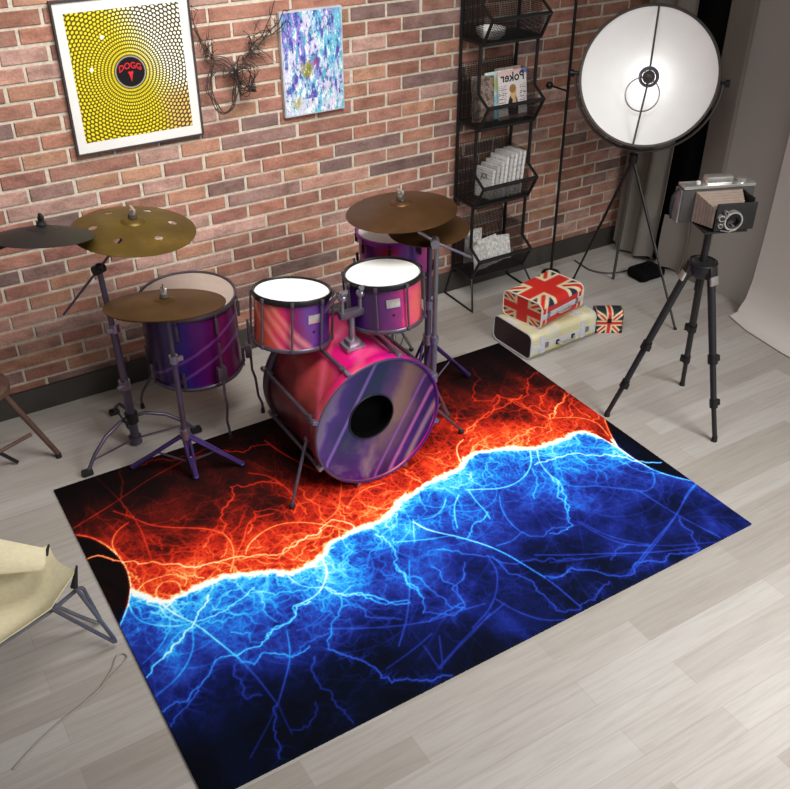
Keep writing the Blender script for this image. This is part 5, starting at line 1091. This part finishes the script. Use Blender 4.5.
# yoke: half ring below the dish, pivots at the sides
yk=[]; 
for i in range(33):
    a=PI*i/32; yk.append(LC-ln*.07+sd*math.cos(a)*(RR+.028)-up*math.sin(a)*(RR*.98+.03))
b=MB(); b.tube(yk,.0075,8); b.build('yoke',M['lampgrey'],sl)
for s in (-1,1):
    b=MB(); b.cyl(LC-ln*.07+sd*s*(RR-.02),LC-ln*.07+sd*s*(RR+.05),.010,None,12); b.cyl(LC-ln*.07+sd*s*(RR+.04),LC-ln*.07+sd*s*(RR+.06),.019,None,14); b.build('pivot_knob',M['black'],sl)
low=LC-ln*.07-up*(RR*.98+.03)
MB().tube([low,AP+Vector((0,0,.05)),AP],.013,12).build('neck',M['lampgrey'],sl)
MB().cyl(AP-Vector((0,0,.02)),AP+Vector((0,0,.03)),.024,None,14).build('leg_hub',M['black'],sl)
for f_,rr in (((3.673,3.857),.0065),((3.889,3.733),.0085),((3.75,3.075),.0065)):
    b=MB(); f=Vector((f_[0],f_[1],.006)); b.tube([AP,f],rr,8); b.tube([AP.lerp(f,.0),AP.lerp(f,.55)],rr*1.35,8); lg=b.build('leg',M['lampgrey'] if rr>.008 else M['black'],sl); MB().sphere(tuple(f+Vector((0,0,.003))),.010,10,(1,1,.9)).build('rubber_foot',M['rubber'],lg)
tag(MB().tube(spline([(3.86,4.06,.005),(3.852,3.97,.005),(3.85,3.90,.005),(3.885,3.835,.005),(3.94,3.794,.005),(4.03,3.775,.005),(4.13,3.772,.005),(4.20,3.785,.005),(4.25,3.80,.01)]),.0055,6).build('cable',M['cable'],None,(4.0,3.8,0)),'dark cable curving over the floor behind the studio lamp legs','cable')
b=MB(); b.box((4.09,3.66,.034),(.20,.15,.062),None,.028); sb=thing('shade_block',(4.09,3.66,0),'black block standing in for the shade on the floor beneath the grey backdrop cloth','shade_block'); b.build('shade_body',M['blackcloth'],sb)  # added black block stands in for the shade under the grey cloth
b=MB(); b.tube([(4.03,3.63,.06),(4.06,3.65,.085),(4.12,3.67,.085),(4.15,3.69,.06)],.008,8); b.build('strap',M['blackcloth'],sb)  # made-up strap shape on the added shade block

# ================================================================ camera and tripod
tp=thing('camera_tripod',(3.115,2.49,0),'black three-legged camera tripod under the folding camera','tripod')
HC=Vector((3.124,2.482,.80))
b=MB(); b.lathe([(.001,-.055),(.03,-.055),(.05,-.035),(.062,-.01),(.062,.012),(.052,.02),(.03,.024),(.001,.024)],HC,(0,0,1),32); b.build('shoulder',M['blackplastic'],tp)
MB().torus(HC+Vector((0,0,.016)),(0,0,1),.058,.009,40,8).build('collar_ring',M['black'],tp)
MB().cyl(HC-Vector((0,0,.12)),HC+Vector((0,0,.22)),.0155,None,16).build('centre_column',M['blackplastic'],tp)
b=MB(); b.cyl(HC+Vector((0,0,.20)),HC+Vector((0,0,.222)),.03,None,20); b.build('head_plate',M['black'],tp)
for f_ in ((2.841,2.638),(3.359,2.645),(3.128,2.22)):
    f=Vector((f_[0],f_[1],.008)); d=Vector((f.x-HC.x,f.y-HC.y,0)).normalized(); t=HC+d*.055-Vector((0,0,.015)); k1=t.lerp(f,.50); k2=t.lerp(f,.77)
    tn=Vector((0,0,1)).cross(d); axl=(f-t).normalized(); ay=tn; ax3=(axl.cross(ay)).normalized()
    b=MB(); b.cyl(t,k1,.0185,.017,14); b.cyl(k1,k2,.0145,None,12); b.cyl(k2,f+Vector((0,0,.012)),.0115,None,12); lg=b.build('leg',M['blackplastic'],tp)
    for k,s in ((k1,.023),(k2,.019)):
        b=MB(); b.cyl(k-axl*.020,k+axl*.020,s,None,14); b.box(k+tn*(s+.004),(.026,.016,.03),(ax3,ay,axl),.004); b.build('leg_clamp',M['black'],lg)
    MB().cyl(f-Vector((0,0,.007)),f+Vector((0,0,.02)),.0145,.012,12).build('rubber_foot',M['rubber'],lg)
    b=MB(); b.box(t+axl*.03+d*.016,(.012,.046,.042),(ax3,ay,axl),.004); b.build('angle_catch',M['silver'],lg)
    b=MB(); b.box(t+axl*.0,(.04,.046,.06),(ax3,ay,axl),.008); b.build('leg_hinge',M['blackplastic'],lg)
CP=Vector((3.116,2.482,1.022)); cm=thing('folding_camera',tuple(CP),'vintage folding camera with chrome top and silver-ringed lens on the tripod','camera'); cm.rotation_euler=(0,0,math.radians(-22))
X,Y,Z=Vector((1,0,0)),Vector((0,1,0)),Vector((0,0,1)); bw,bh,bdp=.325,.150,.06
MB().box(CP+Z*(bh/2),(bw,bdp,bh),None,.014).build('body',M['cameragrey'],cm)
MB().box(CP+Z*(bh+.006),(bw-.006,bdp+.004,.014),None,.005).build('top_plate',M['silver'],cm)
b=MB(); b.box(CP+Z*(bh+.028)+X*.0,(.12,.045,.034),None,.010); b.build('viewfinder_housing',M['silver'],cm)
b=MB(); b.cyl(CP+Z*(bh+.012)+X*.105,CP+Z*(bh+.03)+X*.105,.022,.020,20); b.build('wind_knob',M['silver'],cm)
b=MB(); b.cyl(CP+Z*(bh+.012)-X*.085,CP+Z*(bh+.022)-X*.085,.009,None,14); b.build('shutter_button',M['white'],cm)
MB().box(CP+X*(-bw/2-.002)+Z*(bh*.5),(.008,bdp*.9,bh*.96),None,.003).build('side_rail',M['chrome'],cm)
b=MB(); b.tube([CP+X*(-bw/2-.006)+Z*bh*.98,CP+X*(-bw/2-.032)+Z*bh*.78-Y*.01,CP+X*(-bw/2-.036)+Z*bh*.45-Y*.014,CP+X*(-bw/2-.026)+Z*bh*.14-Y*.012],[.004,.006,.006,.005],8); b.build('strap',M['rubber'],cm)
# bellows from the body towards the lens board
fc=CP+Z*(bh*.5)-X*.002-Y*(bdp/2); b=MB(); N=7; rings=[]
for i in range(2*N+1):
    t=i/(2*N); sc=(1-t*.36)*(1 if i%2 else .965); hw,hh=.105*sc,.066*sc; ctr=fc-Y*(.118*t)-Z*(.010*t)
    b.v+=[ctr+X*hw+Z*hh,ctr-X*hw+Z*hh,ctr-X*hw-Z*hh,ctr+X*hw-Z*hh]
for i in range(2*N):
    for k in range(4): l=(k+1)%4; b.f.append((i*4+k,i*4+l,(i+1)*4+l,(i+1)*4+k))
b.build('bellows',M['bellows'],cm,None,False)
LB=fc-Y*.122-Z*.010
MB().box(LB+X*.026+Z*.006,(.175,.010,.118),None,.004).build('lens_board',M['blackplastic'],cm)
MB().box(CP-X*.002-Y*(bdp/2+.06)+Z*.003,(.19,.125,.008),None,.003).build('drop_bed',M['blackplastic'],cm)
MB().box(CP+X*.108-Y*(bdp/2+.05)+Z*.075,(.006,.10,.125),None,.002).build('bed_strut',M['black'],cm)
lc=LB-Y*.004+X*.008-Z*.004
MB().lathe([(.042,0),(.043,.012),(.040,.022),(.034,.022),(.031,.012),(.028,.010)],lc,(0,-1,0),40).build('lens_ring',M['silver'],cm)
b=MB(); b.lathe([(.031,.008),(.029,.022),(.023,.024),(.021,.012),(.001,.015)],lc,(0,-1,0),36); b.build('lens',M['glass'],cm)
b=MB(); b.torus(lc-Y*.014,(0,-1,0),.0275,.0024,40,8); b.build('lens_bezel',M['silver'],cm)
for dx,dz,r in ((-.050,.012,.015),(-.050,-.020,.011),(-.034,.035,.009)):
    p=lc+X*dx+Z*dz; kb=MB().cyl(p,p-Y*.016,r,r*.92,18).build('shutter_dial',M['silver'],cm); MB().cyl(p-Y*.015,p-Y*.018,r*.62,None,16).build('dial_face',M['glass'],kb)
b=MB(); b.tube([LB-Z*.050-X*.03-Y*.004,LB-Z*.052-Y*.02,LB-Z*.050+X*.04-Y*.004],.003,8); b.build('focus_lever',M['silver'],cm)
